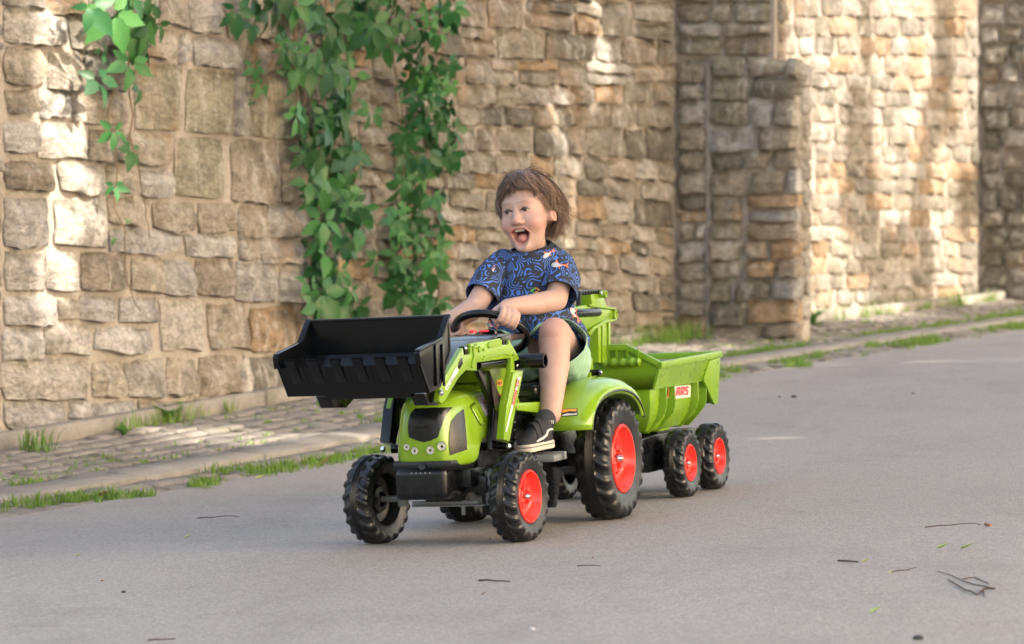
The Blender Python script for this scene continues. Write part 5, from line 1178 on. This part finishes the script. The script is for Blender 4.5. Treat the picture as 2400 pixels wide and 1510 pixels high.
dL = (SLE - SHL).normalized(); fill(bm, parts_[1]); cut(bm, SLE, dL + Vector((.25, 0, 0)), SLE + dL * .035, .085)
dR = (SRE - SHR).normalized(); fill(bm, parts_[2]); cut(bm, SRE, dR, SRE + dR * .035, .080); fill(bm, parts_[0])
cut(bm, (-.55, .05, .512), (.43, -.04, -.90), (-.62, .07, .41), .27); nk = at(1256, 578, f=-.60); cut(bm, nk, (.25, 0, 1), nk + Vector((0, 0, .03)), .08)
# folds
bm.normal_update()
for v in bm.verts:
    p = v.co; w1 = mnoise.noise(Vector((p.x * 9, p.y * 11, p.z * 22))); w2 = mnoise.noise(Vector((p.x * 16 + p.z * 16, p.y * 22, p.z * 9 + 7))); low = max(0, min(1, (.66 - p.z) / .2))
    v.co = p + v.normal * (.008 * w1 * (.5 + low) + .0065 * w2 * (.6 + low * .8) + .005 * math.sin(p.z * 95 + p.x * 40 + 6 * w1) * low)
me = bpy.data.meshes.new('shirt'); bm.to_mesh(me); bm.free(); me.polygons.foreach_set('use_smooth', [True] * len(me.polygons)); shirt = link('shirt', me, BOY)
bs = bvh_of(shirt); sdm = shirt.modifiers.new('cloth', 'SOLIDIFY'); sdm.thickness = .0016; sdm.offset = -1
m = mat('squiggle_print_cotton', (.03, .035, .05), .85, .2); t = NT(m); p = t.obj()
wr_ = t.n('ShaderNodeTexNoise'); wr_.inputs['Scale'].default_value = 26; wr_.inputs['Detail'].default_value = 0; t.l(p, wr_.inputs['Vector'])
s1 = t.math('SINE', t.math('MULTIPLY', wr_.outputs['Fac'], 62.)); n2 = t.noise(p, 60, 0); cutk = t.ramp(n2, (.40, 0.), (.43, 1.), interp='LINEAR')
ln = t.math('MULTIPLY', t.ramp(s1, (.46, 0.), (.55, 1.)), cutk); sp2 = t.n('ShaderNodeTexVoronoi'); sp2.inputs['Scale'].default_value = 75; t.l(p, sp2.inputs['Vector']); dots = t.ramp(sp2.outputs['Distance'], (.14, 1.), (.19, 0.))
c = t.mix(ln, (.040, .047, .062), (.090, .205, .62)); c = t.mix(t.math('MULTIPLY', dots, t.ramp(n2, (.40, 1.), (.43, 0.))), c, (.090, .205, .62)); t.base(c)
t.bump(t.noise(p, 700, 2), .0006, .6); shirt.data.materials.append(m)
m = mat('charcoal_rib', (.035, .042, .055), .85, .2); b = MB(); nkc = at(1257, 581, f=-.60)
secs = []
for i in range(40):
    a = 2 * math.pi * i / 40; c0 = nkc + Vector((math.cos(a) * .052 + .004, math.sin(a) * .054, -.014 * math.cos(a))); rv = Vector((math.cos(a), math.sin(a), 0))
    secs.append([c0 - rv * .011 + Vector((0, 0, .009)), c0 - rv * .008 + Vector((0, 0, .010)), c0 + rv * .012 + Vector((0, 0, -.008)), c0 + rv * .012 + Vector((0, 0, -.013)), c0 - rv * .006 + Vector((0, 0, -.008))])
b.loft(secs + [secs[0]], cap=False); b.done('collar', m, BOY, angle=70)
wh = mat('shark_white', (.60, .60, .62), .8); orr = mat('shark_orange', (.75, .20, .08), .8); dkm = mat('print_dark', (.03, .035, .045), .8)
def shark(cx_, cy_, s_, ang, fl_=1):
    ca, sa = math.cos(R(ang)), math.sin(R(ang)); f = lambda L_: [(cx_ + (x * ca * fl_ - y * sa) * s_, cy_ + (x * sa * fl_ + y * ca) * s_) for x, y in L_]
    decal('shark_print', shirt, bs, [f([(-1, .1), (-.7, -.25), (-.2, -.35), (.4, -.1), (.9, -.05), (.4, .2), (-.2, .38), (-.7, .35)])], wh, .0022, 1)
    decal('shark_print', shirt, bs, [f([(-.5, -.32), (-.25, -.75), (.05, -.3)]), f([(-.2, -.35), (.4, -.12), (1.2, -.08), (1.5, -.5), (1.35, .0), (1.5, .4), (.9, .06), (.35, .0)]), f([(0, .3), (.35, .6), (.3, .2)])], orr, .0030, 1)
    decal('shark_print', shirt, bs, [f([(-.62, -.1), (-.52, -.16), (-.5, -.04)]), f([(-.95, .12), (-.5, .16), (-.45, .2), (-.9, .18)])], dkm, .0038, 0)
for a in ((1308, 622, 16, 5), (1283, 597, 13, -35), (1213, 715, 15, 40), (1345, 735, 16, 60), (1156, 632, 6, -70), (1150, 762, 14, 20), (1118, 676, 8, -50), (1362, 790, 12, 55)): shark(*a)
ex, ey = 1255, 681
decal('chest_badge', shirt, bs, [[(ex - 16, ey), (ex, ey - 10), (ex + 18, ey - 1), (ex, ey + 11)]], dkm, .0022, 1)
decal('chest_badge', shirt, bs, [[(ex - 13, ey), (ex, ey - 8), (ex, ey + 8.5)]], mat('badge_green', (.12, .40, .10), .8), .0032, 1)
decal('chest_badge', shirt, bs, [[(ex, ey - 8), (ex + 14, ey - 1), (ex, ey + 8.5)]], mat('badge_orange', (.80, .32, .06), .8), .0032, 1)
decal('chest_badge', shirt, bs, [[(ex - 5, ey + 3), (ex - 3, ey - 2), (ex + 2, ey - 4), (ex + 6, ey - 1), (ex + 4, ey + 2), (ex + 1, ey), (ex - 1, ey + 4)]], dkm, .0040, 1)
b = MB()
ql, qr = HPL.lerp(KNL, .62) + Vector((0, -.002, -.012)), HPR.lerp(KNR, .62) + Vector((0, 0, -.008))
limb(b, [HPL + Vector((0, 0, -.0)), ql, HPL.lerp(KNL, .92) + Vector((0, 0, -.012))], [.088, .083, .088], 22); limb(b, [HPR, qr, HPR.lerp(KNR, .92)], [.088, .080, .084], 22); ell(b, (-.66, .035, .465), (.095, .13, .08)); ell(b, at(1232, 838, f=-.53), (.080, .062, .066)); ell(b, at(1170, 815, f=-.52), (.07, .06, .05))
SV4, SF4 = remesh(b, .005, 5); bm = bmesh.new(); vs = [bm.verts.new(v) for v in SV4]
for f in SF4: bm.faces.new([vs[i] for i in f])
for k0, h0 in ((KNL, HPL), (KNR, HPR)): d_ = (k0 - h0).normalized(); pc = h0.lerp(k0, .80); cut(bm, pc, d_ + Vector((0, 0, .75)), pc + d_ * .09 + Vector((0, 0, .02)), .17)
bm.normal_update()
for v in bm.verts:
    p = v.co; v.co = p + v.normal * (.006 * mnoise.noise(Vector((p.x * 10, p.y * 18, p.z * 12))) + .003 * mnoise.noise(p * 34)); v.co.z = max(v.co.z, .392)
me = bpy.data.meshes.new('shorts'); bm.to_mesh(me); bm.free(); me.polygons.foreach_set('use_smooth', [True] * len(me.polygons)); m = mat('mint_jersey', (.30, .48, .36), .85, .2); t = NT(m); t.base(t.mix(1., (.31, .50, .38), t.ramp(t.noise(t.obj(), 30, 5), (.3, .86), (.7, 1.1)), 'MULTIPLY')); t.bump(t.noise(t.obj(), 500, 2), .0008, .6)
sh = link('shorts', me, BOY, m); sd = sh.modifiers.new('cloth', 'SOLIDIFY'); sd.thickness = .002; sd.offset = -1

# shoes and socks
mup = plastic('black_suede', (.018, .020, .026), .85, fine=.002); msol = mat('off_white_rubber', (.52, .47, .40), .6); mln = mat('white_trim', (.55, .55, .53), .6)
def shoe(heel, toe, upv, ank):
    d = (toe - heel); Ls = d.length; d.normalize(); lat = upv.cross(d).normalized(); upv = d.cross(lat).normalized()
    root_ = []
    def P3(u, v, w): return heel + d * (u * Ls) + lat * v + upv * w
    us = [0, .04, .12, .25, .40, .55, .70, .82, .92, .98, 1.]; hw = [.011, .024, .029, .030, .030, .033, .036, .036, .029, .018, .007]
    top = [.062, .074, .080, .082, .076, .062, .048, .040, .035, .030, .022]
    def ringu(i, base, tw, th_): 
        h = hw[i] * base; T_ = th_; return [P3(us[i], math.copysign(h * abs(math.cos(a)) ** .6, math.cos(a)) * (1 if math.sin(a) < .2 else tw), .016 + (T_ - .016) * max(0, math.sin(a)) if math.sin(a) > 0 else .016) for a in np.linspace(0, 2 * math.pi, 20, endpoint=False)]
    b = MB(); b.loft([ringu(i, .94, .92, top[i]) for i in range(len(us))]); up_o = b.done('shoe', mup, BOY, angle=60)
    sm_ = up_o.modifiers.new('s', 'SUBSURF'); sm_.levels = 1; sm_.render_levels = 1
    b = MB(); out = [(us[i], hw[i] * 1.06) for i in range(len(us))]; o1 = [P3(u, v, .0) for u, v in out] + [P3(u, -v, .0) for u, v in out[::-1]]; b.prism(o1, upv * .022); b.done('sole', msol, up_o, bevel=.004, seg=2, angle=50)
    b = MB(); o2 = [P3(u, v + .0012, .013) for u, v in out] + [P3(u, -v - .0012, .013) for u, v in out[::-1]]; b.prism(o2, upv * .0022); b.done('sole_stripe', mup, up_o)
    for uc, hh in ((.33, .074), (.47, .066)):
        b = MB(); secs = []
        for a in np.linspace(-.1, math.pi + .1, 12): k = .0335; secs.append([P3(uc + e_, k * math.cos(a) * .92, .020 + (hh - .012) * math.sin(a)) + upv * z_ for e_, z_ in ((-.055, 0), (.055, -.004), (.055, -.001), (-.055, .003))])
        b.loft(secs); b.done('strap', mup, up_o, angle=60)
    for sd_ in (1, -1):
        b = MB(); pth = [(.62, .026), (.50, .030), (.40, .032), (.30, .038), (.22, .050), (.14, .052), (.05, .050)]; pts = []
        for u, w in pth: h = float(np.interp(u, us, hw)) * .96; pts.append(P3(u, sd_ * h * (1. if w < .04 else .93), w))
        b.tube(pts, [.0022, .0034, .0040, .0038, .0034, .0034, .0026], 8); b.done('side_stripe', mln, up_o)
    b = MB(); a0 = P3(.22, 0, .060); limb(b, [a0 - upv * .02, a0.lerp(ank, .2), a0.lerp(ank, .40)], [.026, .028, .0300]); b.done('sock', mup, BOY)
    b = MB()
    for q in range(3): c0 = a0.lerp(ank, .30); sd_ = lat * .0305 * 1.; b.box(c0 + sd_ + d * (.006 * (q - 1)), (.003, .0015, .010))
    b.done('sock_mark', mln, BOY)
UPV = Vector((.10, .0, 1)).normalized()
hl_, tl_ = at(1290, 1047, l=.200), at(1210, 1062, l=.140)
shoe(hl_, tl_, UPV, ANL + Vector((0, 0, .012)))
shoe(Vector((-.385, -.155, .175)), Vector((-.23, -.185, .17)), Vector((0, 0, 1)), ANR + Vector((0, 0, .02)))
